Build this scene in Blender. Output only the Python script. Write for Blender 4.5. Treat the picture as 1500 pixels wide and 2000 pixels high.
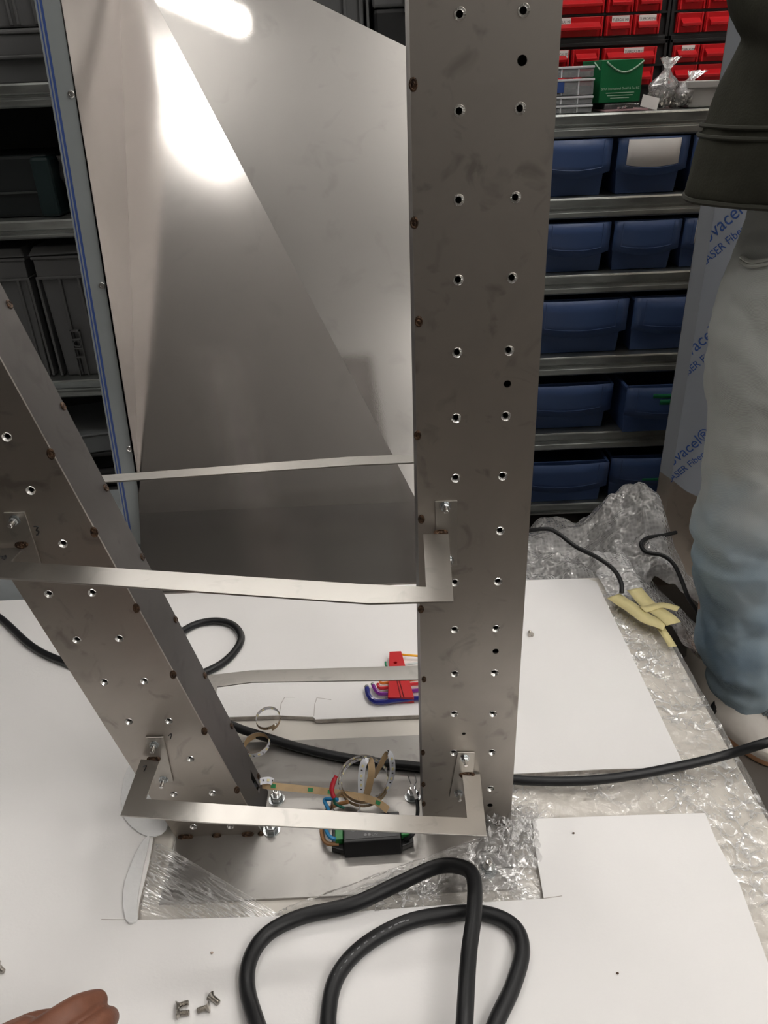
import bpy, bmesh, math, random
from mathutils import Vector, Matrix, Quaternion, noise
from mathutils.geometry import tessellate_polygon
for o in list(bpy.data.objects): bpy.data.objects.remove(o)
S = bpy.context.scene
COL = S.collection
R = math.radians
V = Vector
random.seed(7)
# ------------------------------------------------------------ camera
FPX = 1500.0                       # focal length in pixels of the 1500x2000 frame
CAM = V((0, 0, 1.12))
PITCH, ROLL = R(29.0), R(-2.4)
FW = V((0, math.cos(PITCH), -math.sin(PITCH)))
_r0 = V((1, 0, 0)); _u0 = _r0.cross(FW)
RT = math.cos(ROLL)*_r0 + math.sin(ROLL)*_u0
UP = -math.sin(ROLL)*_r0 + math.cos(ROLL)*_u0
cd = bpy.data.cameras.new('camera'); co = bpy.data.objects.new('camera', cd); COL.objects.link(co)
cd.sensor_fit = 'VERTICAL'; cd.sensor_height = 24.0; cd.lens = 24.0*FPX/2000.0
cd.clip_start = 0.02; cd.clip_end = 50
m = Matrix.Identity(4)
for i in range(3):
    m[i][0] = RT[i]; m[i][1] = UP[i]; m[i][2] = -FW[i]; m[i][3] = CAM[i]
co.matrix_world = m
S.camera = co
# ------------------------------------------------------------ light
w = bpy.data.worlds.new('world'); S.world = w; w.use_nodes = True
w.node_tree.nodes['Background'].inputs[0].default_value = (.9, .92, 1, 1)
w.node_tree.nodes['Background'].inputs[1].default_value = 0.05
S.view_settings.view_transform = 'Standard'; S.view_settings.look = 'None'
S.view_settings.gamma = 1.0; S.view_settings.use_curve_mapping = False
S.view_settings.exposure = 0.24
TUBE_STRENGTH = 26.0
# ------------------------------------------------------------ measuring: a pixel of the photograph on a world plane
def ray(x, y):
    return (FW*FPX + RT*(x-750) - UP*(y-1000)).normalized()
def onY(x, y, Y): d = ray(x, y); return CAM + d*(Y/d.y)
def onZ(x, y, Z): d = ray(x, y); return CAM + d*((Z-CAM.z)/d.z)
def onX(x, y, X): d = ray(x, y); return CAM + d*(X/d.x)
def onP(x, y, p0, n): d = ray(x, y); return CAM + d*((p0-CAM).dot(n)/d.dot(n))
# ------------------------------------------------------------ materials
MATS = {}
def nt(name):
    m = bpy.data.materials.new(name); m.use_nodes = True
    return m, m.node_tree, m.node_tree.nodes['Principled BSDF']
def mat(name, col, rough=.5, metal=0., n=0., nscale=8., col2=None, bump=0., bscale=60., rn=0., spec=.5, coat=0., trans=0., stretch=None, detail=4., emit=None, estr=0., sheen=0.):
    if name in MATS: return MATS[name]
    m, t, b = nt(name)
    b.inputs['Base Color'].default_value = (*col, 1); b.inputs['Roughness'].default_value = rough
    b.inputs['Metallic'].default_value = metal; b.inputs['Specular IOR Level'].default_value = spec
    if coat: b.inputs['Coat Weight'].default_value = coat
    if trans: b.inputs['Transmission Weight'].default_value = trans
    if sheen: b.inputs['Sheen Weight'].default_value = sheen
    if emit: b.inputs['Emission Color'].default_value = (*emit, 1); b.inputs['Emission Strength'].default_value = estr
    tc = t.nodes.new('ShaderNodeTexCoord'); vec = tc.outputs['Object']
    if stretch:
        mp = t.nodes.new('ShaderNodeMapping'); mp.inputs['Scale'].default_value = stretch
        t.links.new(vec, mp.inputs[0]); vec = mp.outputs[0]
    if n > 0 or rn > 0:
        no = t.nodes.new('ShaderNodeTexNoise'); no.inputs['Scale'].default_value = nscale; no.inputs['Detail'].default_value = detail
        t.links.new(vec, no.inputs['Vector'])
        cr = t.nodes.new('ShaderNodeValToRGB'); cr.color_ramp.elements[0].position = .36; cr.color_ramp.elements[1].position = .66
        t.links.new(no.outputs['Fac'], cr.inputs[0])
        if n > 0:
            c2 = col2 or tuple(c*(1-n) for c in col)
            cr.color_ramp.elements[0].color = (*c2, 1); cr.color_ramp.elements[1].color = (*col, 1)
            t.links.new(cr.outputs[0], b.inputs['Base Color'])
        if rn > 0:
            mr = t.nodes.new('ShaderNodeMapRange'); mr.inputs[3].default_value = max(.02, rough-rn); mr.inputs[4].default_value = rough+rn
            t.links.new(no.outputs['Fac'], mr.inputs[0]); t.links.new(mr.outputs[0], b.inputs['Roughness'])
    if bump > 0:
        nb = t.nodes.new('ShaderNodeTexNoise'); nb.inputs['Scale'].default_value = bscale; nb.inputs['Detail'].default_value = 5
        t.links.new(vec, nb.inputs['Vector'])
        bp = t.nodes.new('ShaderNodeBump'); bp.inputs['Strength'].default_value = bump; bp.inputs['Distance'].default_value = .004
        t.links.new(nb.outputs['Fac'], bp.inputs['Height']); t.links.new(bp.outputs[0], b.inputs['Normal'])
    MATS[name] = m; return m
def steel(name, col, rough, smear=.25, sscale=9., seed=0.):
    """mill-finish stainless with hand smears, darker finger marks and a fine grain"""
    if name in MATS: return MATS[name]
    m, t, b = nt(name); L = t.links
    b.inputs['Metallic'].default_value = 1.0
    tc = t.nodes.new('ShaderNodeTexCoord')
    mp = t.nodes.new('ShaderNodeMapping'); mp.inputs['Location'].default_value = (seed, seed*1.7, seed*.6)
    L.new(tc.outputs['Object'], mp.inputs[0])
    n1 = t.nodes.new('ShaderNodeTexNoise'); n1.inputs['Scale'].default_value = sscale; n1.inputs['Detail'].default_value = 5; n1.inputs['Distortion'].default_value = .6
    n2 = t.nodes.new('ShaderNodeTexNoise'); n2.inputs['Scale'].default_value = sscale*3.2; n2.inputs['Detail'].default_value = 3; n2.inputs['Distortion'].default_value = .9
    for q in (n1, n2): L.new(mp.outputs[0], q.inputs['Vector'])
    r1 = t.nodes.new('ShaderNodeMapRange'); r1.inputs[1].default_value = .35; r1.inputs[2].default_value = .7; r1.inputs[3].default_value = 1; r1.inputs[4].default_value = 1-smear*.5
    r2 = t.nodes.new('ShaderNodeMapRange'); r2.inputs[1].default_value = .58; r2.inputs[2].default_value = .72; r2.inputs[3].default_value = 1; r2.inputs[4].default_value = 1-smear
    L.new(n1.outputs['Fac'], r1.inputs[0]); L.new(n2.outputs['Fac'], r2.inputs[0])
    mu = t.nodes.new('ShaderNodeMath'); mu.operation = 'MULTIPLY'; L.new(r1.outputs[0], mu.inputs[0]); L.new(r2.outputs[0], mu.inputs[1])
    mx = t.nodes.new('ShaderNodeMix'); mx.data_type = 'RGBA'; mx.inputs['A'].default_value = (col[0]*.35, col[1]*.34, col[2]*.34, 1); mx.inputs['B'].default_value = (*col, 1)
    L.new(mu.outputs[0], mx.inputs['Factor']); L.new(mx.outputs['Result'], b.inputs['Base Color'])
    rr = t.nodes.new('ShaderNodeMapRange'); rr.inputs[3].default_value = rough*.8; rr.inputs[4].default_value = rough*1.25
    L.new(n1.outputs['Fac'], rr.inputs[0]); L.new(rr.outputs[0], b.inputs['Roughness'])
    gr = t.nodes.new('ShaderNodeTexNoise'); gr.inputs['Scale'].default_value = 900; L.new(tc.outputs['Object'], gr.inputs['Vector'])
    bp = t.nodes.new('ShaderNodeBump'); bp.inputs['Strength'].default_value = .04; bp.inputs['Distance'].default_value = .0005
    L.new(gr.outputs['Fac'], bp.inputs['Height']); L.new(bp.outputs[0], b.inputs['Normal'])
    MATS[name] = m; return m
def film(name, tint, opac, gloss, rough=.06, bscale=90., bump=.6, stretch=(1, 1, 1), vor=False, rot=0., crease_glint=0., cscale=30., cwide=.06):
    """thin clear plastic: mostly see-through; its creases, where the film doubles, are shinier and whitened by painted glints"""
    if name in MATS: return MATS[name]
    m, t, b = nt(name); L = t.links
    def math_(op, a_, b_=None, clamp=False):
        q = t.nodes.new('ShaderNodeMath'); q.operation = op; q.use_clamp = clamp
        for i, v in enumerate((a_, b_)):
            if v is None: continue
            if isinstance(v, (int, float)): q.inputs[i].default_value = v
            else: L.new(v, q.inputs[i])
        return q.outputs[0]
    t.nodes.remove(b); out = t.nodes['Material Output']
    tr = t.nodes.new('ShaderNodeBsdfTransparent'); tr.inputs[0].default_value = (.985, .985, .985, 1)
    df = t.nodes.new('ShaderNodeBsdfDiffuse'); df.inputs[0].default_value = (*tint, 1)
    gl = t.nodes.new('ShaderNodeBsdfGlossy'); gl.inputs['Roughness'].default_value = rough; gl.inputs[0].default_value = (1, 1, 1, 1)
    tc = t.nodes.new('ShaderNodeTexCoord')
    m0 = t.nodes.new('ShaderNodeMapping'); m0.inputs['Rotation'].default_value = (0, 0, rot); L.new(tc.outputs['Object'], m0.inputs[0])
    mp = t.nodes.new('ShaderNodeMapping'); mp.inputs['Scale'].default_value = stretch; L.new(m0.outputs[0], mp.inputs[0])
    if vor:
        no = t.nodes.new('ShaderNodeTexVoronoi'); no.inputs['Scale'].default_value = bscale; h = no.outputs['Distance']; no.inputs['Randomness'].default_value = .2
    else:
        no = t.nodes.new('ShaderNodeTexNoise'); no.inputs['Scale'].default_value = bscale; no.inputs['Detail'].default_value = 3; no.inputs['Distortion'].default_value = .5; h = no.outputs['Fac']
    L.new(mp.outputs[0], no.inputs['Vector'])
    bp = t.nodes.new('ShaderNodeBump'); bp.inputs['Strength'].default_value = bump; bp.inputs['Distance'].default_value = .004
    L.new(h, bp.inputs['Height']); L.new(bp.outputs[0], gl.inputs['Normal'])
    mask = None
    if crease_glint > 0:
        parts = []
        for k, (sc_, wd) in enumerate(((cscale, cwide), (cscale*2.3, cwide*1.1))):
            cn = t.nodes.new('ShaderNodeTexNoise'); cn.inputs['Scale'].default_value = sc_; cn.inputs['Detail'].default_value = 1.5; cn.inputs['Distortion'].default_value = .35
            mk = t.nodes.new('ShaderNodeMapping'); mk.inputs['Location'].default_value = (k*3.1, k*7.7, 0); L.new(mp.outputs[0], mk.inputs[0]); L.new(mk.outputs[0], cn.inputs['Vector'])
            d_ = math_('ABSOLUTE', math_('SUBTRACT', cn.outputs['Fac'], .5)); parts.append(math_('SUBTRACT', 1., math_('DIVIDE', d_, wd), True))
        gate = t.nodes.new('ShaderNodeTexNoise'); gate.inputs['Scale'].default_value = 11; L.new(tc.outputs['Object'], gate.inputs['Vector'])
        gm = t.nodes.new('ShaderNodeMapRange'); gm.inputs[1].default_value = .40; gm.inputs[2].default_value = .62; L.new(gate.outputs['Fac'], gm.inputs[0])
        mask = math_('MULTIPLY', math_('POWER', math_('MAXIMUM', parts[0], parts[1]), 1.6), gm.outputs[0])
    m1 = t.nodes.new('ShaderNodeMixShader')
    if mask is not None:
        o_ = math_('ADD', math_('MULTIPLY', mask, crease_glint), opac, True)  # lamp glints on the film painted as extra white along the creases
        if vor: o_ = math_('ADD', o_, math_('MULTIPLY', math_('SUBTRACT', h, .35), .22), True)
        L.new(o_, m1.inputs[0])
    else: m1.inputs[0].default_value = opac
    L.new(tr.outputs[0], m1.inputs[1]); L.new(df.outputs[0], m1.inputs[2])
    lw = t.nodes.new('ShaderNodeLayerWeight'); lw.inputs[0].default_value = gloss; L.new(bp.outputs[0], lw.inputs['Normal'])
    fac = math_('MAXIMUM', lw.outputs['Fresnel'], .07)
    if mask is not None: fac = math_('ADD', fac, math_('MULTIPLY', mask, crease_glint*.6), True)
    m2 = t.nodes.new('ShaderNodeMixShader'); L.new(fac, m2.inputs[0])
    L.new(m1.outputs[0], m2.inputs[1]); L.new(gl.outputs[0], m2.inputs[2]); L.new(m2.outputs[0], out.inputs[0])
    MATS[name] = m; return m
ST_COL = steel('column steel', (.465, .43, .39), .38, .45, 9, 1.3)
ST_SIDE_SHADE = steel('shaded column side steel', (.165, .155, .150), .50, .22, 7, 5.1)  # same steel as the fronts, side-face shade put into its darker colour
ST_BASE = steel('base plate steel', (.42, .405, .385), .42, .30, 11, 9.2)
ST_TAB = steel('tab steel', (.48, .455, .42), .36, .25, 15, 6.)
ST_BAR = steel('bracket steel', (.50, .48, .45), .34, .18, 13, 3.7)
ST_PAN = steel('panel steel', (.60, .575, .55), .16, .10, 4, 12.)
ST_PAN2 = steel('polished panel steel', (.49, .475, .455), .035, .13, 4.5, 2.)
ST_FLANGE = mat('protective grey film', (.245, .265, .27), .42, .2, n=.06, nscale=14)
M_BLUEFILM = mat('blue film edge', (.03, .065, .22), .4)
M_WELD = mat('weld bead', (.13, .075, .045), .30, .85, n=.7, nscale=240, col2=(.03, .02, .015), bump=.5, bscale=500)
M_SHINY = mat('bright zinc', (.90, .89, .87), .20, 1., n=.15, nscale=220)
M_NUT = mat('zinc nut', (.62, .65, .66), .25, 1., n=.2, nscale=120)
M_DARK = mat('dark hole', (.012, .011, .010), .9)
M_INK = mat('marker ink', (.012, .012, .014), .45)
M_FOAM = mat('white foam sheet', (.87, .855, .845), .62, n=.03, nscale=5, bump=.05, bscale=260, spec=.25)
M_FOAMEDGE = mat('foam cut edge', (.50, .46, .42), .8, n=.35, nscale=60, bump=.5, bscale=180)
M_TORN = mat('torn foam skin', (.80, .80, .80), .5, n=.05, nscale=30, bump=.2, bscale=120)
M_BOARD = mat('cream board', (.74, .70, .64), .55, n=.05, nscale=6)
M_CABLE = mat('black rubber cable', (.010, .0105, .012), .42, spec=.4, bump=.05, bscale=300)
M_PRINT = mat('grey cable print', (.20, .20, .21), .5)
M_FLOOR = mat('grey epoxy floor', (.105, .092, .080), .38, n=.18, nscale=5, rn=.08)
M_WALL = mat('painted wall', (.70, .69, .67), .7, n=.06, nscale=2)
M_CEIL = mat('ceiling paint', (.82, .81, .80), .8, n=.03, nscale=1.5)
M_GALV = mat('galvanised shelf', (.40, .42, .405), .38, .85, n=.28, nscale=16, rn=.1, stretch=(1, 1, 4))
M_BLUE = mat('blue bin plastic', (.050, .092, .225), .42, n=.06, nscale=9)
M_WHITE = mat('white paper', (.80, .77, .75), .6)
M_RED = mat('red drawer plastic', (.62, .012, .018), .33, n=.05, nscale=12)
M_BLACK = mat('black cabinet plastic', (.010, .010, .011), .5)
M_GREY = mat('grey crate plastic', (.115, .116, .116), .45, n=.08, nscale=9)
M_TEAL = mat('dark teal case', (.012, .030, .032), .45)
M_GREEN = mat('green carton', (.0, .145, .045), .5, n=.05, nscale=30)
M_GPRINT = mat('pale carton print', (.42, .62, .47), .55)
M_DENIM = None
# ------------------------------------------------------------ mesh building
class MB:
    def __init__(s): s.v = []; s.f = []; s.sm = []
    def add(s, vs, fs, smooth=False):
        k = len(s.v); s.v += [tuple(p) for p in vs]; s.f += [tuple(i+k for i in f) for f in fs]; s.sm += [smooth]*len(fs); return s
    def box(s, a, b, M=None):
        x0, y0, z0 = a; x1, y1, z1 = b
        vs = [V(p) for p in ((x0,y0,z0),(x1,y0,z0),(x1,y1,z0),(x0,y1,z0),(x0,y0,z1),(x1,y0,z1),(x1,y1,z1),(x0,y1,z1))]
        if M: vs = [M @ p for p in vs]
        return s.add(vs, [(0,3,2,1),(4,5,6,7),(0,1,5,4),(1,2,6,5),(2,3,7,6),(3,0,4,7)])
    def hexa(s, lo, hi):
        """bottom quad + top quad, same winding"""
        return s.add(list(lo)+list(hi), [(0,3,2,1),(4,5,6,7),(0,1,5,4),(1,2,6,5),(2,3,7,6),(3,0,4,7)])
    def prism(s, poly, off, holes=()):
        """poly (and holes): 3D points in a plane, extruded by vector off"""
        loops = [list(map(V, poly))]+[list(map(V, h)) for h in holes]
        tris = tessellate_polygon(loops); flat = [p for l in loops for p in l]; n = len(flat); off = V(off)
        fs = [tuple(t) for t in tris]+[tuple(i+n for i in reversed(t)) for t in tris]
        k = 0
        for l in loops:
            q = len(l)
            for i in range(q):
                a, b = k+i, k+(i+1) % q; fs.append((a, b, b+n, a+n))
            k += q
        return s.add(flat+[p+off for p in flat], fs)
    def tube(s, pts, r, seg=12, cap=True, up=None):
        pts = [V(p) for p in pts]; n = len(pts); vs = []; fs = []
        rr = r if isinstance(r, (list, tuple)) else [r]*n
        T = [((pts[min(i+1, n-1)]-pts[max(i-1, 0)]).normalized()) for i in range(n)]
        a = T[0].orthogonal().normalized()
        for i in range(n):
            if i: a = (a - T[i]*a.dot(T[i])); a = a.normalized() if a.length > 1e-6 else T[i].orthogonal().normalized()
            b = T[i].cross(a)
            for k in range(seg):
                th = 2*math.pi*k/seg; vs.append(pts[i]+(a*math.cos(th)+b*math.sin(th))*rr[i])
        for i in range(n-1):
            for k in range(seg):
                k2 = (k+1) % seg; fs.append((i*seg+k, i*seg+k2, (i+1)*seg+k2, (i+1)*seg+k))
        if cap: fs += [tuple(reversed(range(seg))), tuple(range((n-1)*seg, n*seg))]
        return s.add(vs, fs, True)
    def lathe(s, prof, M, seg=16, smooth=True, cap=True):
        """prof: (radius, height) about local z"""
        n = len(prof); vs = []; fs = []
        for r, h in prof:
            for k in range(seg):
                th = 2*math.pi*k/seg; vs.append(M @ V((r*math.cos(th), r*math.sin(th), h)))
        for i in range(n-1):
            for k in range(seg):
                k2 = (k+1) % seg; fs.append((i*seg+k, i*seg+k2, (i+1)*seg+k2, (i+1)*seg+k))
        if cap and prof[0][0] > 1e-5: fs.append(tuple(reversed(range(seg))))
        if cap and prof[-1][0] > 1e-5: fs.append(tuple(range((n-1)*seg, n*seg)))
        return s.add(vs, fs, smooth)
    def loft(s, rings, cap=True, smooth=True):
        n = len(rings); q = len(rings[0]); vs = [p for r in rings for p in r]; fs = []
        for i in range(n-1):
            for k in range(q):
                k2 = (k+1) % q; fs.append((i*q+k, i*q+k2, (i+1)*q+k2, (i+1)*q+k))
        if cap: fs += [tuple(reversed(range(q))), tuple(range((n-1)*q, n*q))]
        return s.add(vs, fs, smooth)
    def grid(s, fn, nu, nv, smooth=True):
        vs = [fn(i/nu, j/nv) for j in range(nv+1) for i in range(nu+1)]
        fs = [(j*(nu+1)+i, j*(nu+1)+i+1, (j+1)*(nu+1)+i+1, (j+1)*(nu+1)+i) for j in range(nv) for i in range(nu)]
        return s.add(vs, fs, smooth)
    def ribbon(s, pts, sides, wd, off=0.):
        """flat strip along pts, width wd along sides[i]; off shifts it along its normal"""
        n = len(pts); vs = []
        for i in range(n):
            t = (pts[min(i+1, n-1)]-pts[max(i-1, 0)]).normalized(); sd = sides[i] if isinstance(sides, list) else sides
            sd = (sd - t*sd.dot(t)).normalized(); nn = t.cross(sd)
            vs += [pts[i]-sd*wd/2+nn*off, pts[i]+sd*wd/2+nn*off]
        return s.add(vs, [(2*i, 2*i+1, 2*i+3, 2*i+2) for i in range(n-1)], True)
    def obj(s, name, mt, parent=None, bevel=0., solid=0., sharp=40):
        me = bpy.data.meshes.new(name); me.from_pydata(s.v, [], s.f)
        me.polygons.foreach_set('use_smooth', s.sm); me.update()
        bm = bmesh.new(); bm.from_mesh(me); bmesh.ops.recalc_face_normals(bm, faces=bm.faces); bm.to_mesh(me); bm.free()
        if any(s.sm): me.set_sharp_from_angle(angle=R(sharp))
        me.materials.append(mt)
        return link(name, me, parent, bevel, solid)
def link(name, me, parent=None, bevel=0., solid=0.):
    o = bpy.data.objects.new(name, me); COL.objects.link(o)
    if parent: put(o, parent)
    if solid:
        q = o.modifiers.new('s', 'SOLIDIFY'); q.thickness = solid; q.offset = 0
    if bevel:
        q = o.modifiers.new('b', 'BEVEL'); q.width = bevel; q.segments = 2; q.limit_method = 'ANGLE'; q.angle_limit = R(35)
    return o
def put(o, parent):
    o.parent = parent
    # meshes are built in world coordinates; only an Empty root carries a location
    o.matrix_parent_inverse = Matrix.Translation(-parent.location) if parent.type == 'EMPTY' else Matrix.Identity(4)
def tag(o, label, cat, group=None):
    o['label'] = label; o['category'] = cat
    if group: o['group'] = group
    return o
def thing(name, label, cat, loc=(0, 0, 0), group=None):
    o = bpy.data.objects.new(name, None); COL.objects.link(o); o.location = loc; o.empty_display_size = .05
    return tag(o, label, cat, group)
def struct(o): o['kind'] = 'structure'; return o
def stuff(o): o['kind'] = 'stuff'; return o
def share(o, name, parent, M):
    """another piece that shares o's mesh (local mesh placed by matrix M)"""
    c = bpy.data.objects.new(name, o.data if hasattr(o, 'data') else o); COL.objects.link(c)
    put(c, parent); c.matrix_basis = M
    return c
def copy_tree(o, parent=None):
    c = o.copy(); COL.objects.link(c); c.parent = parent
    for ch in list(o.children): copy_tree(ch, c)
    return c
def spline(pts, sub=8, closed=False):
    pts = [V(p) for p in pts]; n = len(pts); out = []
    rng = range(n) if closed else range(n-1)
    for i in rng:
        g = (lambda k: pts[k % n]) if closed else (lambda k: pts[max(0, min(n-1, k))])
        p0, p1, p2, p3 = g(i-1), g(i), g(i+1), g(i+2)
        for k in range(sub):
            t = k/sub
            out.append(.5*((2*p1)+(p2-p0)*t+(2*p0-5*p1+4*p2-p3)*t*t+(3*p1-p0-3*p2+p3)*t**3))
    if not closed: out.append(pts[-1])
    return out
def frame(pos, zaxis, xaxis=None):
    z = V(zaxis).normalized(); x = V(xaxis) if xaxis else z.orthogonal()
    x = (x - z*x.dot(z)).normalized(); y = z.cross(x)
    return Matrix(((x.x, y.x, z.x, pos[0]), (x.y, y.y, z.y, pos[1]), (x.z, y.z, z.z, pos[2]), (0, 0, 0, 1)))
def circle(c, ax, ay, r, n=20): return [V(c)+V(ax)*r*math.cos(2*math.pi*k/n)+V(ay)*r*math.sin(2*math.pi*k/n) for k in range(n)]
def text(name, s, size, mt, parent, M, depth=.0002, clip=None, align='LEFT', squeeze=1.0):
    cu = bpy.data.curves.new(name, 'FONT'); cu.body = s; cu.size = size; cu.extrude = depth; cu.align_x = align; cu.resolution_u = 3
    t = bpy.data.objects.new(name+'_tmp', cu); COL.objects.link(t)
    dg = bpy.context.evaluated_depsgraph_get(); me = bpy.data.meshes.new_from_object(t.evaluated_get(dg))
    bpy.data.objects.remove(t); bpy.data.curves.remove(cu)
    me.transform(M @ Matrix.Diagonal((squeeze, 1, 1, 1)))
    if clip:
        bm = bmesh.new(); bm.from_mesh(me)
        bmesh.ops.bisect_plane(bm, geom=bm.verts[:]+bm.edges[:]+bm.faces[:], plane_co=clip[0], plane_no=clip[1], clear_inner=True)
        bm.to_mesh(me); bm.free()
    me.materials.clear(); me.materials.append(mt); me.name = name
    return link(name, me, parent)
N3 = noise.noise
XA, YA, ZA = V((1, 0, 0)), V((0, 1, 0)), V((0, 0, 1))
# ------------------------------------------------------------ the room
RX0, RX1, RY0, RY1, RZ = -4.6, 3.2, -3.4, 6.2, 3.15
struct(MB().box((RX0, RY0, -.1), (RX1, RY1, 0)).obj('floor', M_FLOOR))
struct(MB().box((RX0, RY0, RZ), (RX1, RY1, RZ+.1)).obj('ceiling', M_CEIL))
struct(MB().box((RX0, RY1, 0), (RX1, RY1+.1, RZ)).obj('wall_back', M_WALL))
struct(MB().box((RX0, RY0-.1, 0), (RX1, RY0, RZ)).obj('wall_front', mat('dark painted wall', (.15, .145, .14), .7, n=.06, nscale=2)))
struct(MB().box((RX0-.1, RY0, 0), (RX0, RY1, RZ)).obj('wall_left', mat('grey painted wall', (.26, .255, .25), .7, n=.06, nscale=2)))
struct(MB().box((RX1, RY0, 0), (RX1+.1, RY1, RZ)).obj('wall_right', M_WALL))
# ceiling tubes: they run across the room at a slant, two of them mirror in the steel panels
M_TUBE = mat('fluorescent tube', (.9, .9, .9), .5, emit=(1, .965, .92), estr=TUBE_STRENGTH)
M_FIX = mat('white enamel fitting', (.75, .75, .74), .4)
TD = V((.42, -.907, 0)).normalized()
def lamp(cx, cy, ln, wd, label, TD=TD):
    c = V((cx, cy, 2.8)); t = thing('ceiling_lamp', label, 'lamp', c, 'fluorescent lamps on the ceiling')
    M = frame(c, ZA, TD)
    MB().box((-ln/2-.03, -wd/2+.004, .06), (ln/2+.03, wd/2-.004, .09), M).obj('housing', M_FIX, t, .003)
    for s in (-1, 1): MB().tube([M @ V((s*ln*.35, 0, .088)), M @ V((s*ln*.35, 0, RZ-2.8))], .004, 8).obj('hanger', M_FIX, t)
    for s in (-1, 1): MB().box((s*(ln/2+.016)-.012, -wd/2, -.012), (s*(ln/2+.016)+.012, wd/2, .062), M).obj('end_cap', M_FIX, t)
    MB().box((-ln/2, -wd/2, -.01), (ln/2, wd/2, .06), M).obj('tube', M_TUBE, t)
LAMPS = [(-.735, .60, .38, .10, 'short ceiling lamp mirrored softly in the leaning steel panel'),
         (-.450, 1.20, .47, .022, 'slim ceiling lamp mirrored as a sharp bar in the polished panel', V((.949, -.316, 0))),
         (.95, .85, 1.2, .10, 'ceiling lamp above the person in jeans'),
         (1.35, -1.0, 1.2, .10, 'ceiling lamp behind the camera'),
         (2.1, -.3, 1.2, .10, 'ceiling lamp nearest the right wall'),
         (-1.05, 2.85, 1.2, .06, 'added ceiling lamp behind the shelving, left of its row', XA),  # unseen lamp, added to draw light streaks on the clear film
         (.22, 2.85, 1.2, .06, 'ceiling lamp behind the shelving, middle of its row', XA),
         (1.5, 2.85, 1.2, .06, 'added ceiling lamp behind the shelving, right of its row', XA),  # added too, lengthens the row so film everywhere catches streaks
         (-.65, 5.1, 1.2, .08, 'ceiling lamp far behind the shelving'),
         (1.6, -2.4, 1.2, .10, 'ceiling lamp far behind the camera on the right')]
for a in LAMPS: lamp(*a)
# ------------------------------------------------------------ wrapped block, foam sheet
ZB, ZF = .260, .270
YF = .684                                     # front faces of the two columns
YB0 = .335                                    # front edge of the block, just below the picture
bl = thing('packing_block', 'large cream block under the foam sheet, wrapped in clear stretch film', 'block', (-.4, .6, 0))
MB().box((-1.3, YB0, .0), (.487, 1.252, ZB)).obj('board', M_BOARD, bl, .004)
def p2(x, y, z=ZF): q = onZ(x, y, z); return V((q.x, q.y, z))
outer = [p2(1165, 1136), p2(1150, 1131), p2(1120, 1130), V((.1, 1.238, ZF)), V((-.2, 1.240, ZF)), V((-1.28, 1.244, ZF)), V((-1.28, YB0+.004, ZF)), V((.455, YB0+.004, ZF)),
         p2(1500, 1880), p2(1445, 1728), p2(1398, 1640), p2(1377, 1588)]
inner = [p2(1240, 1592), p2(1040, 1599), p2(1046, 1660), p2(1062, 1755), p2(900, 1765), p2(600, 1788), p2(268, 1797), p2(272, 1762),
         p2(290, 1690), p2(300, 1632), p2(262, 1560), V((-.315, .80, ZF)), V((-.318, .90, ZF)), p2(455, 1400), p2(545, 1397), p2(612, 1400), p2(616, 1405), p2(822, 1396),
         V((.085, .884, ZF)), V((.093, .765, ZF)), p2(1005, 1511), p2(1180, 1502), p2(1338, 1499)]
poly = outer + inner
fm = thing('foam_sheet', 'white foam sheet with a square cut-out around the steel base plate', 'foam sheet', (-.4, .6, .262))
MB().prism([p-V((0, 0, .0012)) for p in poly], (0, 0, -.0065)).obj('foam_core', M_FOAMEDGE, fm)
MB().prism(poly, (0, 0, -.0012)).obj('top_skin', M_FOAM, fm)
# knife cuts in the sheet behind the base plate
def cut(pts, w=.0009):
    b = MB(); q = [p2(*p)+V((0, 0, .00035)) for p in pts]; b.ribbon(q, XA if abs((q[-1]-q[0]).y) > abs((q[-1]-q[0]).x) else YA, w); return b
M_CUT = mat('knife cut', (.42, .38, .35), .8)
for pts in ([(545, 1397), (549, 1375), (556, 1362)], [(556, 1362), (576, 1362)], [(613, 1399), (615, 1375), (619, 1363)], [(619, 1363), (647, 1367)], [(1062, 1755), (1098, 1750)], [(268, 1797), (198, 1796)]):
    cut(pts).obj('knife_cut', M_CUT, fm)
# torn skin hanging round the foot of the left column
tp = [(300, 1500), (262, 1488), (243, 1515), (236, 1560), (240, 1590), (258, 1615), (285, 1632), (312, 1630), (328, 1612), (330, 1585), (318, 1540)]
MB().prism([q+V((.0012*N3(q*300), .0012*N3(q*300+V((5, 0, 0))), 0)) for q in spline([p2(*p, ZF+.0025) for p in tp], 5, True)], (0, 0, -.002)).obj('torn_flap', M_TORN, fm, .0006)
MB().prism([q for q in spline([p2(*p, ZF+.004) for p in [(292, 1636), (280, 1690), (268, 1760), (268, 1795), (246, 1797), (240, 1740), (258, 1680), (280, 1640)]], 4, True)], (0, 0, -.003)).obj('lifted_edge', M_TORN, fm, .0006)
# ------------------------------------------------------------ stretch film (clear wrap)
F_WRAP = film('clear stretch film', (.90, .89, .88), .10, .28, .17, 75, .9, (1, 1, 1), False, 0., .75, 26., .045)
F_STREAK = film('stretched clear film', (.92, .91, .90), .07, .28, .16, 30, .1, (1, 7, 1), False, R(31.5), .9, 20., .075)
def ridg(p, s):
    return 1-abs(N3(p*s))*2
def wrap_sheet(name, label, fn, nu, nv, mt, group='clear film wrapped round the block'):
    o = MB().grid(fn, nu, nv).obj(name, mt)
    return tag(o, label, 'plastic film', group)
def quad(c, u, v):
    a, b, cc, d = c; return (a*(1-u)+b*u)*(1-v)+(d*(1-u)+cc*u)*v
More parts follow.
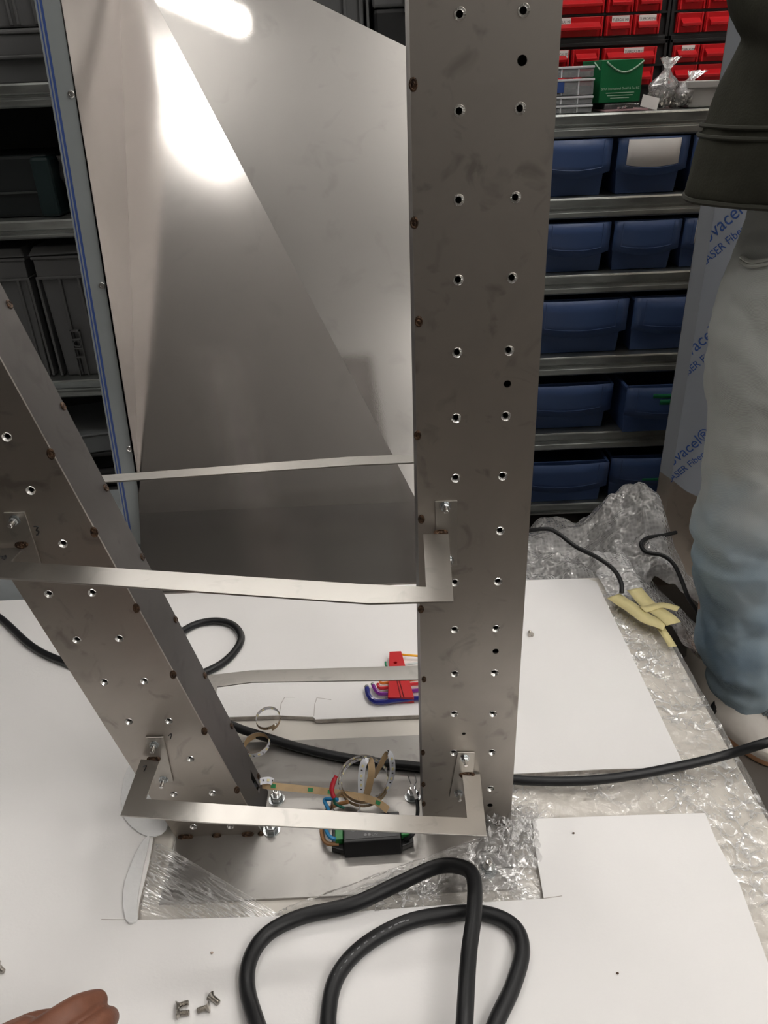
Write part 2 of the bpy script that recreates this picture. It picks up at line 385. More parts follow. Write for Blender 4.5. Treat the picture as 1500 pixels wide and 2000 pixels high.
# film pulled tight over the left corner of the base plate
c1 = [p2(296, 1640, .264), p2(566, 1802, .264), p2(420, 1830, .262), p2(250, 1800, .262)]
def f1(u, v):
    p = quad(c1, u, v); e = min(1, 6*u, 6*(1-u))
    q = V((u*1.6, v*30, .3)); h = .0011*abs(N3(q))+.0005*abs(N3(q*2.3+V((3, 1, 0))))*(1 if v < .5 else .3)+.0006*abs(N3(V((u*24, v*34, 8))))*(1 if v < .45 else .1)
    lift = .004*(1-v)
    return p+V((0, 0, .001+min(.0065, (h+lift)*e)*(1 if v < .8 else .5)))
wrap_sheet('stretch_film', 'clear stretch film pulled in shiny streaks over the left corner of the base plate', f1, 90, 300, F_STREAK)
c2 = [p2(500, 1800, .263), p2(955, 1632, .266), p2(1075, 1765, .263), p2(690, 1800, .262)]
def f2(u, v):
    p = quad(c2, u, v); e = min(1, 8*u, 8*(1-u), 7*(1-v))
    h = .005*abs(N3(V((u*7, v*16, 1.7))))+.004*abs(N3(V((u*22, v*30, 4.1))))+.002*abs(N3(V((u*60, v*60, 1))))+.007*max(0, 1-abs(v-.08)/.08)
    return p+V((0, 0, .002+h*e))
wrap_sheet('stretch_film', 'crumpled clear film lying over the right front corner of the base plate', f2, 200, 130, F_WRAP)
c3 = [p2(935, 1590, .266), p2(1050, 1570, .264), p2(1066, 1700, .264), p2(930, 1690, .267)]
def f3(u, v):
    p = quad(c3, u, v); e = min(1, 6*u+.1, 5*(1-u), 6*v+.1, 5*(1-v))
    h = .016*abs(N3(V((u*5, v*5, 9.))))+.010*abs(N3(V((u*14, v*14, 2.))))+.004*abs(N3(V((u*34, v*34, 7.))))+.005
    return p+V((0, 0, .003+h*e))
wrap_sheet('stretch_film', 'bunched clear film crumpled against the foot of the right column', f3, 110, 110, F_WRAP)
def f4(u, v):
    x = .135+(.505-.135)*min(1, u/.8); y = YB0+.005+(1.20-YB0)*v; z = .2615
    h = .0035*abs(N3(V((x*22, y*36, 0))))+.0028*abs(N3(V((x*60, y*75, 5))))+.0014*abs(N3(V((x*150, y*170, 2))))
    if x > .41: h += .0045*abs(N3(V((x*10-y*14, y*9+x*26, 3))))
    edge = max(0, (u-.74)/.26)
    if u > .74: x = .478+.028*math.sin(min(1, edge*2)*math.pi/2)+.006*N3(V((y*7, edge*3, 0))); z = .262-.2*max(0, edge-.12)
    return V((x, y, z+h*(1-.5*edge)))
wrap_sheet('stretch_film', 'wrinkled clear film over the right edge of the block beside the jeans', f4, 130, 320, F_WRAP)
# ------------------------------------------------------------ base plate
bp = thing('base_plate', 'flat grey steel base plate lying in the foam cut-out', 'steel plate', (-.075, .72, ZB))
MB().box((-.293, .590, ZB), (.143, .848, ZB+.004)).obj('plate', ST_BASE, bp, .0006)
ZP = ZB+.004
def nut_bolt(px, py, label):
    c = onZ(px, py, ZP+.006); c.z = ZP
    t = thing('anchor_bolt', label, 'bolt', c, 'zinc bolts in the base plate'); M = Matrix.Translation(c)
    MB().lathe([(.0055, 0), (.0112, 0), (.0112, .0018), (.0055, .0018)], M, 24).obj('washer', M_NUT, t)
    MB().lathe([(.0079, .0018), (.0085, .003), (.0085, .0085), (.0075, .0098), (.0045, .0098)], M, 6, False).obj('nut', M_NUT, t, .0003)
    MB().lathe([(.0045, .002), (.0045, .0165), (.0036, .0175), (.0026, .0175), (.0026, .0145), (0, .0145)], M, 16).obj('stud', M_SHINY, t)
nut_bolt(540, 1556, 'zinc bolt with washer under the tan adhesive tape, right of the left column')
nut_bolt(530, 1616, 'zinc bolt with washer seen just below the lower bracket bar')
nut_bolt(806, 1550, 'zinc bolt with washer beside the left edge of the right column')
nut_bolt(954, 1695, 'zinc bolt with washer under crumpled film at the plate corner')
# ------------------------------------------------------------ columns
T = .0025
def csink(c, parent, r=.0046, ri=.0022, dark=True):
    M = frame(c, -YA)                         # local z points at the camera
    MB().lathe([(r*1.08, .0001), (r, .0007), (r*.95, .0004), (r*.60, -.0016), (ri, -.0034), (ri, -.0070)], M, 14, False, False).obj('threaded_insert', M_SHINY, parent)
def weld(c, n, r, parent, sx=1., sy=1., ax=None):
    M = frame(c, n, ax) @ Matrix.Diagonal((sx, sy, 1, 1))
    return MB().lathe([(r, -.0004), (r*.97, .0007), (r*.72, .0013), (r*.5, .0008), (r*.25, .0012), (0, .0013)], M, 14).obj('weld_spot', M_WELD, parent)
def face(x0b, x1b, slope, ztop, holes, plain):
    def X(x, z): return x+slope*(z-ZP)
    out = [V((x0b, YF, ZP)), V((x1b, YF, ZP)), V((X(x1b, ztop), YF, ztop)), V((X(x0b, ztop), YF, ztop))]
    return MB().prism(out, (0, T, 0), [circle(c, XA, ZA, r, 18) for c, r in holes+plain])
# right column
XR0, XR1, ZT = .0345, .1495, 1.40
rc = thing('steel_column', 'upright drilled steel column standing on the base plate, nearest the blue bins', 'steel column', (.092, .72, ZP), 'drilled box columns of the frame')
rows_l = [27, 217, 391, 547, 689, 817, 934, 1138, 1230, 1316, 1394, 1470]
rh = []
for i, y in enumerate([27, 217, 391, 547, 689, 817, 934]): rh.append(onY([898, 897, 896, 895, 893, 891, 890][i], y, YF))
for x, y in ((889, 1138), (888, 1230), (888, 1316), (887, 1394), (886, 1470)): rh.append(onY(x, y, YF))
for x, y in ((1023, 20), (1016, 212), (1007, 386), (1000, 543), (994, 685), (988, 813), (982, 930), (977, 1037), (973, 1136), (969, 1228), (966, 1314), (963, 1394), (961, 1469), (958, 1540), (955, 1607)): rh.append(onY(x, y, YF))
rh += [V((p, YF, z)) for p in (.0735, .122) for z in (1.235, 1.30, 1.365)]
pl = [(onY(1020, 118, YF), .0039), (onY(991, 750, YF), .0036), (onY(968, 1272, YF), .0036), (onY(957, 1573, YF), .0036), (onY(906, 1433, YF), .0022)]
face(XR0, XR1, 0, ZT, [(p, .0046) for p in rh], pl).obj('front_face', ST_COL, rc)
DEP = .066
MB().prism([(XR0, YF+T, ZP), (XR0, YF+DEP, ZP), (XR0, YF+DEP, ZT), (XR0, YF+T, ZT)], (T, 0, 0)).obj('side_face', ST_SIDE_SHADE, rc)
MB().prism([(XR1, YF+T, ZP), (XR1, YF+DEP, ZP), (XR1, YF+DEP, ZT), (XR1, YF+T, ZT)], (-T, 0, 0)).obj('side_face', ST_SIDE_SHADE, rc)
MB().box((XR0, YF+DEP, ZP), (XR1, YF+DEP+T, ZT)).obj('back_face', ST_SIDE_SHADE, rc)
for p in rh: csink(p, rc)
for x, y in ((807, 165), (809, 435), (818, 628), (814, 850), (823, 1014), (822, 1190), (828, 1327), (826, 1470), (827, 1532), (827, 1570)):
    c = onY(x, y, YF-.0002); c.x = max(c.x, XR0+.001); weld(c, -YA, .0046, rc, .8 if y < 1300 else .6, 1.15 if y < 1300 else 1, XA)
# left column, leaning to the left
SL = -.252; XL0, XL1, ZTL = -.2925, -.178, 1.34
lc = thing('steel_column', 'drilled steel column leaning to the left, welded to the base plate', 'steel column', (-.235, .72, ZP), 'drilled box columns of the frame')
lh = [onY(x, y, YF) for x, y in ((60, 958), (123, 1062), (95, 1160), (180, 1158), (150, 1250), (233, 1247), (204, 1332), (282, 1330), (252, 1409), (330, 1408), (372, 1482), (340, 1551), (415, 1549), (378, 1615), (450, 1614))]
def XL(x, z): return x+SL*(z-ZP)
lh += [V((XL(x, z), YF, z)) for x in (-.262, -.212) for z in (.90, .965, 1.03, 1.095, 1.16, 1.225)]
lh.append(V((XL(-.262, .77), YF, .77))); lh.append(V((XL(-.262, .835), YF, .835))); lh.append(V((XL(-.212, .84), YF, .84)))
face(XL0, XL1, SL, ZTL, [(p, .0046) for p in lh], []).obj('front_face', ST_COL, lc)
for p in lh: csink(p, lc)
def sidepoly(xb, z0, z1): return [V((XL(xb, z0), YF+T, z0)), V((XL(xb, z0), YF+DEP, z0)), V((XL(xb, z1), YF+DEP, z1)), V((XL(xb, z1), YF+T, z1))]
slot = [V((XL(XL1, z), y, z)) for y, z in ((YF+.043, .290), (YF+.053, .290), (YF+.053, .325), (YF+.043, .318))]
MB().prism(sidepoly(XL1, ZP, ZTL), (-T, 0, 0), [slot]).obj('side_face', ST_SIDE_SHADE, lc)
MB().prism(sidepoly(XL0, ZP, ZTL), (T, 0, 0), [[p+V((XL0-XL1, 0, 0)) for p in slot]]).obj('side_face', ST_SIDE_SHADE, lc)
MB().prism([V((XL0, YF+DEP, ZP)), V((XL1, YF+DEP, ZP)), V((XL(XL1, ZTL), YF+DEP, ZTL)), V((XL(XL0, ZTL), YF+DEP, ZTL))], (0, T, 0)).obj('back_face', ST_SIDE_SHADE, lc)
for x, y in ((90, 887), (173, 1040), (262, 1188), (332, 1318), (400, 1428), (460, 1543)):
    c = onY(x, y, YF-.0002); c.x = XL(XL1, c.z)-.0015; weld(c, V((.5, -1, 0)), .0052, lc, .75, 1.2, XA)
ns = V((1, 0, -SL)).normalized()
for z in (.30, .395, .482, .57, .66, .75, .845, .95):
    weld(V((XL(XL1, z)+.0002, YF+DEP-.002, z)), ns, .0045, lc, 1, 1.1)
for x, r, sx in ((-.279, .0062, 1.7), (-.238, .004, 1.6), (-.197, .0052, 1.6), (-.180, .004, 1.)):
    weld(V((x, YF-.0015, ZP+.0015)), V((0, -1, .7)), r, lc, sx, .75, XA)
for x, r in ((.05, .005), (.09, .005), (.135, .005)): weld(V((x, YF-.0015, ZP+.0015)), V((0, -1, .7)), r, rc, 1.5, .75, XA)
# the space under the columns' rims is open: their hollow insides stay dark by themselves
# ------------------------------------------------------------ brackets: flat U bars on bolted tabs
def zlow(x): return .3625+(x-.086)*(.4105-.3625)/(-.294-.086)
nlow = V((-(.4105-.3625)/(-.294-.086), 0, 1)).normalized(); plow = V((.086, .68, .3625))
def low(x, y): return onP(x, y, plow, nlow)
ZM = .719
def bar(parent, pts, th=.002, n=ZA): return MB().prism(pts, -n*th).obj('bar', ST_BAR, parent, .0003)
def tab(parent, px, y0=YF, rz=0):
    q = [onY(x, y, y0-.0002) for x, y in px]
    return MB().prism(q, (0, -.0025, 0)).obj('tab', ST_TAB, parent, .0008)
def tabbolt(parent, px, py):
    c = onY(px, py, YF-.004); M = frame(V((c.x, YF-.0026, c.z)), -YA)
    b = MB().lathe([(.0024, 0), (.0058, 0), (.0058, .0007), (.0024, .0007)], M, 18).obj('bolt', M_NUT, parent)
    MB().lathe([(.0046, .0007), (.0047, .0038), (.0036, .0048), (.0024, .0048)], M, 6, False).obj('nut', M_NUT, b)
    MB().lathe([(.0024, .001), (.0024, .0125), (.0018, .013), (0, .013)], M, 12).obj('stud', M_SHINY, b)
lb = thing('bracket_bar', 'low flat steel bracket bolted across the front of both columns, above the black driver', 'steel bracket', low(590, 1600), 'flat U brackets of the frame')
ol = [low(x, y) for x, y in ((262, 1510), (235, 1592), (414, 1606), (951, 1632), (936, 1514), (902, 1514), (912, 1597), (775, 1592), (285, 1560), (312, 1484), (275, 1482))]
bar(lb, [low(275, 1483), low(235, 1592), low(414, 1607), low(951, 1633), low(938, 1512), low(903, 1513), low(912, 1597), low(775, 1591), low(430, 1570), low(285, 1560), low(312, 1486)], .002, nlow)
tab(lb, [(894, 1467), (927, 1468), (921, 1555), (877, 1555)]); tab(lb, [(284, 1438), (320, 1437), (339, 1524), (304, 1528)])
for p in ((908, 1482), (896, 1550), (301, 1456), (319, 1524)): tabbolt(lb, *p)
weld(onY(912, 1513, YF-.0035), V((0, -1, .6)), .0075, lb, 1.35, .7, XA); weld(onY(300, 1483, YF-.0035), V((0, -1, .6)), .0065, lb, 1.35, .7, XA)
mb_ = thing('bracket_bar', 'middle flat steel bracket bolted across the front of both columns', 'steel bracket', (-.15, .6, ZM), 'flat U brackets of the frame')
ml = [V((-.412, .680, ZM)), V((-.430, .642, ZM)), V((-.43, .634, ZM)), onZ(0, 1128, ZM), onZ(720, 1178, ZM), onZ(886, 1174, ZM), onZ(876, 1043, ZM), onZ(827, 1043, ZM), onZ(832, 1146, ZM), onZ(700, 1140, ZM), onZ(22, 1096, ZM), V((-.372, .681, ZM))]
bar(mb_, ml)
tab(mb_, [(849, 977), (893, 976), (893, 1102), (856, 1102)]); tab(mb_, [(8, 999), (50, 998), (83, 1102), (44, 1104)])
for p in ((870, 990), (876, 1096), (28, 1017)): tabbolt(mb_, *p)
weld(onY(861, 1040, YF-.0035), V((0, -1, .6)), .006, mb_, 1.3, .6, XA); weld(onY(42, 1064, YF-.0035), V((0, -1, .6)), .006, mb_, 1.2, .7, XA)
def back(name, label, z, pts, xl, xr):
    t = thing(name, label, 'steel bracket', (-.1, .85, z), 'flat U brackets of the frame')
    bar(t, pts)
    for x in (xl, xr): MB().box((x-.012, YF+DEP+T, z-.04), (x+.012, YF+DEP+T+.0025, z+.035)).obj('tab', ST_BAR, t, .0006)
    return t
zb = .387
back('bracket_bar', 'low flat steel bar behind the columns, in front of the coloured hex keys', zb,
     [V((-.238, .753, zb)), V((-.262, .753, zb)), onZ(404, 1319, zb), onZ(490, 1309, zb), onZ(840, 1299, zb), V((.075, .753, zb)), V((.050, .753, zb)), onZ(826, 1327, zb), onZ(492, 1332, zb), onZ(424, 1341, zb)], -.25, .062)
back('bracket_bar', 'upper flat steel bar behind the columns, crossing the leaning panel', ZM,
     [V((-.350, .753, ZM)), V((-.373, .753, ZM)), V((-.372, .850, ZM)), onZ(200, 928, ZM), onZ(680, 892, ZM), onZ(840, 886, ZM), V((.078, .753, ZM)), V((.055, .753, ZM)), onZ(830, 902, ZM), onZ(690, 908, ZM), onZ(207, 941, ZM), V((-.349, .83, ZM))], -.36, .066)
# handwritten numbers in black marker
def stroke(parent, pts, y0, w=.0016):
    q = [onY(x, y, y0) for x, y in pts]; MB().tube(spline(q, 4), w/2*1.0, 6).obj('marker_number', M_INK, parent)
stroke(lc, [(66, 1028), (74, 1029), (71, 1036), (76, 1038), (74, 1044), (71, 1045)], YF)
stroke(lc, [(329, 1437), (335, 1433), (333, 1443)], YF, .0014)
q = [onZ(x, y, ZM+.0002) for x, y in ((0, 1088), (5, 1087), (4, 1091), (10, 1085), (12, 1089), (8, 1093))]
MB().tube(spline(q, 4), .0007, 6).obj('marker_number', M_INK, mb_)
q = [low(x, y)+V((0, 0, .0002)) for x, y in ((279, 1498), (286, 1496), (281, 1507))]
MB().tube(spline(q, 4), .0007, 6).obj('marker_number', M_INK, lb)
# ------------------------------------------------------------ leaning steel panel behind the frame
KP = .48/.43; XW = -.48
def sc(p): return CAM+(V(p)-CAM)*KP
pa0, pa1 = sc((-.43, 1.633, 1.27)), sc((-.43, 1.234, .56))
da = (pa0-pa1).normalized(); nA = V((0, -da.z, da.y))
def pA(x, y): return onP(x, y, pa1, nA)
def yA(z): return pa1.y+(z-pa1.z)*da.y/da.z
D1, D2, AP = pA(310, 15), pA(815, 980), pA(193, -208)
lp = thing('sign_panel', 'big leaning stainless steel tray panel with a diagonal fold, behind the frame', 'steel panel', (-.15, 1.25, ZB))
ztop = AP.z; zc_ = .405; zbt = .262
def bend(z): return yA(zc_)+(z-zc_)*math.tan(R(28.4))
kx = D1+(D2-D1)*((D1.z-zc_)/(D1.z-D2.z))
MB().prism([V((XW, yA(zc_), zc_)), V((XW, yA(ztop), ztop)), AP, kx], -nA*.002).obj('upper_sheet', ST_PAN, lp)
MB().prism([V((XW, bend(zbt), zbt)), V((.135, bend(zbt), zbt)), V((.135, yA(zc_), zc_)), V((XW, yA(zc_), zc_))], (0, .002, 0)).obj('lower_sheet', ST_PAN, lp)
QB = onY(795, 92, 1.81); nB = (D2-D1).cross(QB-D1).normalized(); nB *= -1 if nB.y > 0 else 1
def pB(x, y): return onP(x, y, D1, nB)
MB().prism([pB(193, -208), pB(880, 134), pB(880, 1060), pB(850, 1048)], -nB*.002).obj('folded_sheet', ST_PAN2, lp, .0004)
# flange with protective film, blue layers at its rim
def fl(x, z, dy=0.): return V((x, 1.339+(z-.339)*(.118/.82)+dy, z))
MB().prism([fl(-.509, .332), fl(XW, .322), fl(XW, 1.47), fl(-.509, 1.47)], (0, .003, 0)).obj('flange', ST_FLANGE, lp, .0004)
for k, (x0, x1, mt) in enumerate(((-.513, -.509, M_BLUEFILM), (-.5155, -.513, ST_FLANGE), (-.518, -.5155, M_BLUEFILM), (-.521, -.518, ST_FLANGE))):
    MB().prism([fl(x0, .35+.004*k), fl(x1, .35+.004*k), fl(x1, 1.47), fl(x0, 1.47)], (0, .0025, 0)).obj('film_layer', mt, lp)
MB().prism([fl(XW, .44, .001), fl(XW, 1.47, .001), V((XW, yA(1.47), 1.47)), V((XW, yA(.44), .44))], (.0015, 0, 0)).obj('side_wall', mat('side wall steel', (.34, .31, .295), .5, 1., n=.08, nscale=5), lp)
for x, y in ((139, 184), (199, 558), (253, 877)):
    c = onY(x, y, 1.4)
    for _ in range(4): c = onY(x, y, fl(0, c.z).y-.0005)
    M = frame(c, V((0, -1, .14)))
    s = MB().lathe([(.0062, -.001), (.0062, .0008), (.005, .0022), (.0028, .0024), (.0026, .0006), (0, .0006)], M, 16).obj('button_screw', M_SHINY, lp)
# ------------------------------------------------------------ rubber cables
def cable(name, pts, r, label, sub=10):
    return tag(MB().tube(spline(pts, sub), r, 14).obj(name, M_CABLE), label, 'cable')
def g(x, y, h): q = onZ(x, min(y, 2150), h); return V((q.x, q.y, h))
rb = .0066; zc = ZF+rb; zc2 = ZP+rb
cable('rubber_cable', [g(-760, 1215, zc), g(-420, 1172, zc), g(-160, 1150, zc), g(-60, 1172, zc), g(0, 1207, zc), g(62, 1262, zc), g(128, 1294, zc), g(240, 1330, zc), g(330, 1335, zc), g(405, 1311, zc), g(448, 1284, zc), g(471, 1248, zc), g(455, 1221, zc), g(418, 1213, zc),
      g(372, 1224, zc), g(330, 1260, zc+.008), g(335, 1320, zc+.013), g(390, 1385, zc+.012), g(458, 1419, zc+.004), g(520, 1440, zc2+.003), g(600, 1464, zc2), g(700, 1484, zc2), g(825, 1498, zc2), g(930, 1512, zc2), g(1005, 1523, zc2+.004),
      g(1110, 1526, zc2+.005), g(1210, 1518, zc2+.008), g(1330, 1496, zc2+.012), g(1420, 1474, zc2+.02), g(1520, 1444, zc2+.05), g(1650, 1410, .27), g(1850, 1400, .16)], rb,
      'long black rubber cable crossing the base plate behind the driver and looping at left')
r2 = .0088; z2 = ZF+r2
fc = cable('rubber_cable', [g(600, 2300, z2+.05), g(545, 2130, z2+.03), g(505, 2010, z2+.01), g(483, 1930, z2), g(490, 1870, z2), g(525, 1822, z2), g(590, 1790, z2), g(690, 1766, z2+.002), g(780, 1725, z2+.006), g(850, 1694, z2+.012), g(895, 1692, z2+.022), g(924, 1712, z2+.03), g(926, 1780, z2+.034), g(915, 1870, z2+.034), g(907, 2000, z2+.034), g(900, 2150, z2+.02), g(840, 2300, z2+.01),
      g(740, 2330, z2), g(670, 2200, z2), g(645, 2060, z2), g(642, 1975, z2), g(660, 1905, z2), g(710, 1848, z2), g(790, 1803, z2), g(870, 1786, z2), g(945, 1784, z2), g(1002, 1808, z2), g(1020, 1855, z2), g(1002, 1925, z2), g(968, 2000, z2), g(930, 2110, z2), g(900, 2260, z2-.001), g(960, 2420, z2)], r2,
      'thick black rubber cable lying in two loops on the foam in the foreground')
# faint printed line on the cable
pr_ = spline([g(x, y, z2+r2*.86) for x, y in ((652, 1908), (700, 1852), (770, 1808), (800, 1797))], 14)
for i in range(2, len(pr_)-2, 3):
    d = (pr_[i+1]-pr_[i]).normalized(); MB().box((-.0022, -.0007, 0), (.0022, .0007, .0004), frame(pr_[i]+V((0, 0, .0006)), ZA, d)).obj('cable_print', M_PRINT, fc)
cable('thin_cable', [V((.25, 1.36, .30)), onY(1062, 1033, 1.33), onY(1090, 1042, 1.32), onY(1125, 1068, 1.28), onY(1165, 1088, 1.24), onY(1198, 1112, 1.20), onY(1213, 1138, 1.175), onY(1214, 1158, 1.16)], .0042, 'thin black cable lying over the bubble wrap next to the foam corner')
cable('thin_cable', [onY(1320, 1040, 1.42), onY(1294, 1046, 1.40), onY(1266, 1050, 1.38), onY(1252, 1062, 1.36), onY(1262, 1078, 1.34), onY(1294, 1085, 1.32), onY(1316, 1102, 1.29), onY(1332, 1135, 1.26), onY(1346, 1170, 1.23), onY(1372, 1205, 1.21)], .0042, 'thin black cable curling out beside the jeans leg')
# ------------------------------------------------------------ shelving against the back wall
YS = 1.85; YD = 2.38
RS = [1.052, .883, .713, .513, .308, .098]           # tops of the right bay's shelves
LS = [1.153, .884, .507, .13]                          # tops of the left bay's shelves
def shelf_board(x0, x1, z, parent, h=.046):
    pf = [(YS, 0), (YS-.002, -.004), (YS-.0005, -.020), (YS+.004, -.023), (YS+.004, -.028), (YS-.004, -.031), (YS-.005, -h+.004), (YS-.001, -h), (YS+.012, -h), (YS+.012, -.006), (YD, -.006), (YD, 0)]
    return MB().prism([V((x0, y, z+dz)) for y, dz in pf], (x1-x0, 0, 0)).obj('shelf_board', M_GALV, parent, .0008)
M_BACK = mat('added dark back panel', (.03, .03, .03), .6)
def shelving(label, x0, x1, zs, hs):
    t = thing('metal_shelving', label, 'shelving', ((x0+x1)/2, 2.1, 0), 'galvanised shelving bays')
    for z, h in zip(zs, hs): shelf_board(x0+.002, x1-.002, z, t, h)
    MB().box((x0+.02, YD+.002, .02), (x1-.02, YD+.006, 1.93)).obj('added_back_panel', M_BACK, t)  # dark sheet added so the gaps behind the shelf goods stay black
    for x in (x0-.018, x1-.018):
        for y in (YS+.02, YD-.03): MB().box((x, y, 0), (x+.036, y+.03, 1.95)).obj('upright', M_GALV, t, .002)
    return t
shelving('galvanised shelving bay holding the blue bins and red drawers', .24, 1.62, RS, [.047, .044, .045, .047, .048, .03])
shelving('galvanised shelving bay holding the grey crates on the left', -1.75, .20, LS+[1.62], [.046, .04, .044, .04, .046])
# ------------------------------------------------------------ blue bins
def blue_bin(label, x0, z0, wd, h, front=0., tag_=None, scribble=None, grp='blue storage bins on the right shelves', dp=.36, sink=0.):
    z0 = z0+.0008; c = V((x0+wd/2, YS+.012-front, z0)); t = thing('storage_bin', label, 'bin', c, grp)
    W = wd/2; th = .0028
    def ring(z, inset, fy, off=0.):  # outline seen from above
        w_ = W-inset-off; return [V((c.x-w_, c.y+fy+off, z)), V((c.x+w_, c.y+fy+off, z)), V((c.x+w_, c.y+dp-off, z)), V((c.x-w_, c.y+dp-off, z))]
    zt = z0+h; zm = z0+h*.36
    ob = MB()
    o0, o1, o2 = ring(z0, .013, .022), ring(zm, .010, .018), ring(zt, .006, .006)
    i2, i0 = ring(zt, .006, .006, th), ring(z0+.004, .013, .022, th)
    L5 = [o0, o1, o2, i2, i0]; vs = [p for r in L5 for p in r]
    fs = [(0, 3, 2, 1), (16, 17, 18, 19)]
    for k in range(4):
        for i in range(4):
            j = (i+1) % 4; fs.append((k*4+i, k*4+j, k*4+4+j, k*4+4+i))
    ob.add(vs, fs).obj('body', M_BLUE, t, .0012)
    # bulging handle panel at the front, its lower rim bowed
    n = 12
    def fp(u, v):
        x = (u-.5)*2; bow = (1-x*x)
        z = zt-v*(h*.56+.011*bow*(h/.11)); y = c.y-.010*bow-.006*(1-v)-.002
        return V((c.x+x*(W-.002), y, z))
    p = MB(); p.grid(fp, n, 3); 
    po = p.obj('handle_panel', M_BLUE, t, 0, .003)
    # raised frame line of the label field
    fr = MB(); A_ = [fp(u, .80)+V((0, -.0016, 0)) for u in [.12+.76*i/10 for i in range(11)]]
    fr.tube(A_, .0010, 5)
    for u in (.12, .88): fr.tube([fp(u, v)+V((0, -.0016, 0)) for v in (.04, .3, .6, .80)], .0008, 5)
    fr.obj('label_frame', M_BLUE, t)
    # side rim of the opening
    for sgn in (-1, 1): MB().box((c.x+sgn*(W-.004)-.003, c.y-.003, zt-.007), (c.x+sgn*(W-.004)+.003, c.y+dp, zt)).obj('rim', M_BLUE, t, .001)
    if tag_:
        u0, u1 = tag_; lb_ = MB(); lb_.grid(lambda u, v: fp(u0+(u1-u0)*u, .05+.72*v)+V((0, -.0022, 0)), 10, 2); lo = lb_.obj('paper_label', M_WHITE, t, 0, .0006)
    if scribble:
        mt = mat('green marker', (.0, .16, .06), .6)
        for (u0, u1, v0, v1) in scribble:
            q = MB(); q.grid(lambda u, v: fp(u0+(u1-u0)*u, v0+(v1-v0)*v)+V((0, -.0022, 0)), 6, 1); q.obj('marker_scribble', mt, t, 0, .0004)
    return t
def row(k): return RS[k]
def xr_at(px, py): return onY(px, py, YS).x
H1 = .115
a = xr_at(1199, 300)
blue_bin('narrow blue bin in the top bin row, tucked behind the right column', a-.160, RS[1], .158, .118)
blue_bin('narrow blue bin with a wide blank white label, top bin row', a+.008, RS[1], .160, .118, .0, (.13, .87))
blue_bin('narrow blue bin with a white label half hidden behind the dark jacket', a+.174, RS[1], .158, .118, 0, (.2, .9))
a = xr_at(1195, 470)
blue_bin('narrow blue bin in the second row, beside the right column', a-.160, RS[2], .158, .115)
blue_bin('narrow blue bin without label in the middle of the second row', a+.003, RS[2], .158, .115)
blue_bin('narrow blue bin with a white label beside the film-covered sheet, second row', a+.165, RS[2], .158, .115, 0, (.16, .9))
a = xr_at(1230, 600)
blue_bin('wide blue bin in the third row, beside the right column', a-.232, RS[3], .232, .138)
blue_bin('wide blue bin in the third row, beside the film-covered sheet', a+.010, RS[3], .232, .138)
a = xr_at(1202, 750)
blue_bin('wide blue bin in the fourth row, beside the right column', a-.236, RS[4], .234, .130)
blue_bin('wide blue bin pulled forward, with green scribble on its front, fourth row', a+.016, RS[4], .234, .132, .045, None, [(.28, .82, .18, .32), (.36, .85, .36, .52)])
a = xr_at(1192, 890)
blue_bin('wide blue bin filled with small parts in the bottom row, beside the column', a-.238, RS[5], .234, .128, .02)
blue_bin('wide blue bin with a short green mark in the bottom row', a+.004, RS[5], .234, .128, .0, None, [(.38, .68, .72, .82)])
# ------------------------------------------------------------ red drawer cabinets on the top shelf
YC = 2.12
def cabinet(label, px_cols, rows, xl, xr, zlo, zhi):
    """px_cols per row: list of (x0,x1,labeltext) in metres"""
    t = thing('drawer_cabinet', label, 'drawer cabinet', ((xl+xr)/2, YC+.08, zlo), 'black cabinets of red drawers')
    b = MB(); b.box((xl, YC+.006, zlo), (xr, YC+.17, zhi)); b.box((xl, YC-.004, zlo), (xl+.007, YC+.01, zhi)); b.box((xr-.007, YC-.004, zlo), (xr, YC+.01, zhi))
    for z in (zlo, zhi-.008): b.box((xl, YC-.004, z), (xr, YC+.01, z+.008))
    b.obj('frame', M_BLACK, t, .001)
    for (z0, z1), cols in zip(rows, px_cols):
        MB().box((xl+.004, YC-.002, z0-.0045), (xr-.004, YC+.01, z0-.0005)).obj('divider', M_BLACK, t)
        for x0, x1, tx in cols:
            dm = MB(); dm.hexa([V((x0, YC-.002, z0)), V((x1, YC-.002, z0)), V((x1, YC+.02, z0)), V((x0, YC+.02, z0))], [V((x0, YC-.008, z1)), V((x1, YC-.008, z1)), V((x1, YC+.02, z1)), V((x0, YC+.02, z1))])
            d = dm.obj('drawer', M_RED, t, .0012)
            ins = .009; zh = z0+(z1-z0)*.56; h = z1-z0
            hd = MB(); hd.hexa([V((x0+ins, YC-.022, zh-.010)), V((x1-ins, YC-.022, zh-.010)), V((x1-ins-.004, YC-.002, zh-.010)), V((x0+ins+.004, YC-.002, zh-.010))],
                               [V((x0+ins, YC-.024, zh-.004)), V((x1-ins, YC-.024, zh-.004)), V((x1-ins, YC-.004, zh+.008)), V((x0+ins, YC-.004, zh+.008))])
            hd.obj('handle', M_RED, d, .001)
            for sx in (x0+.0018, x1-.0058): MB().box((sx, YC-.010, z0), (sx+.004, YC, z1)).obj('edge_rib', M_RED, d, .0008)
            if tx:
                cx = (x0+x1)/2+tx[1]; lw = tx[2]; zz = z1-.002-.007
                MB().box((cx-lw/2, YC-.0105, zz-.008), (cx+lw/2, YC-.0095, zz+.008)).obj('paper_label', M_WHITE, d)
                text('label_text', tx[0], .0076, M_INK, d, Matrix.Translation((cx, YC-.0107, zz-.0026)) @ Matrix.Rotation(R(90), 4, 'X'), .0001, None, 'CENTER', tx[3])
    return t
def cx_(px, py): return onY(px, py, YC).x
def cz_(px, py): return onY(px, py, YC).z
rA = [(cz_(1240, 68), cz_(1240, 29)), (cz_(1240, 23), cz_(1240, -18)), ]
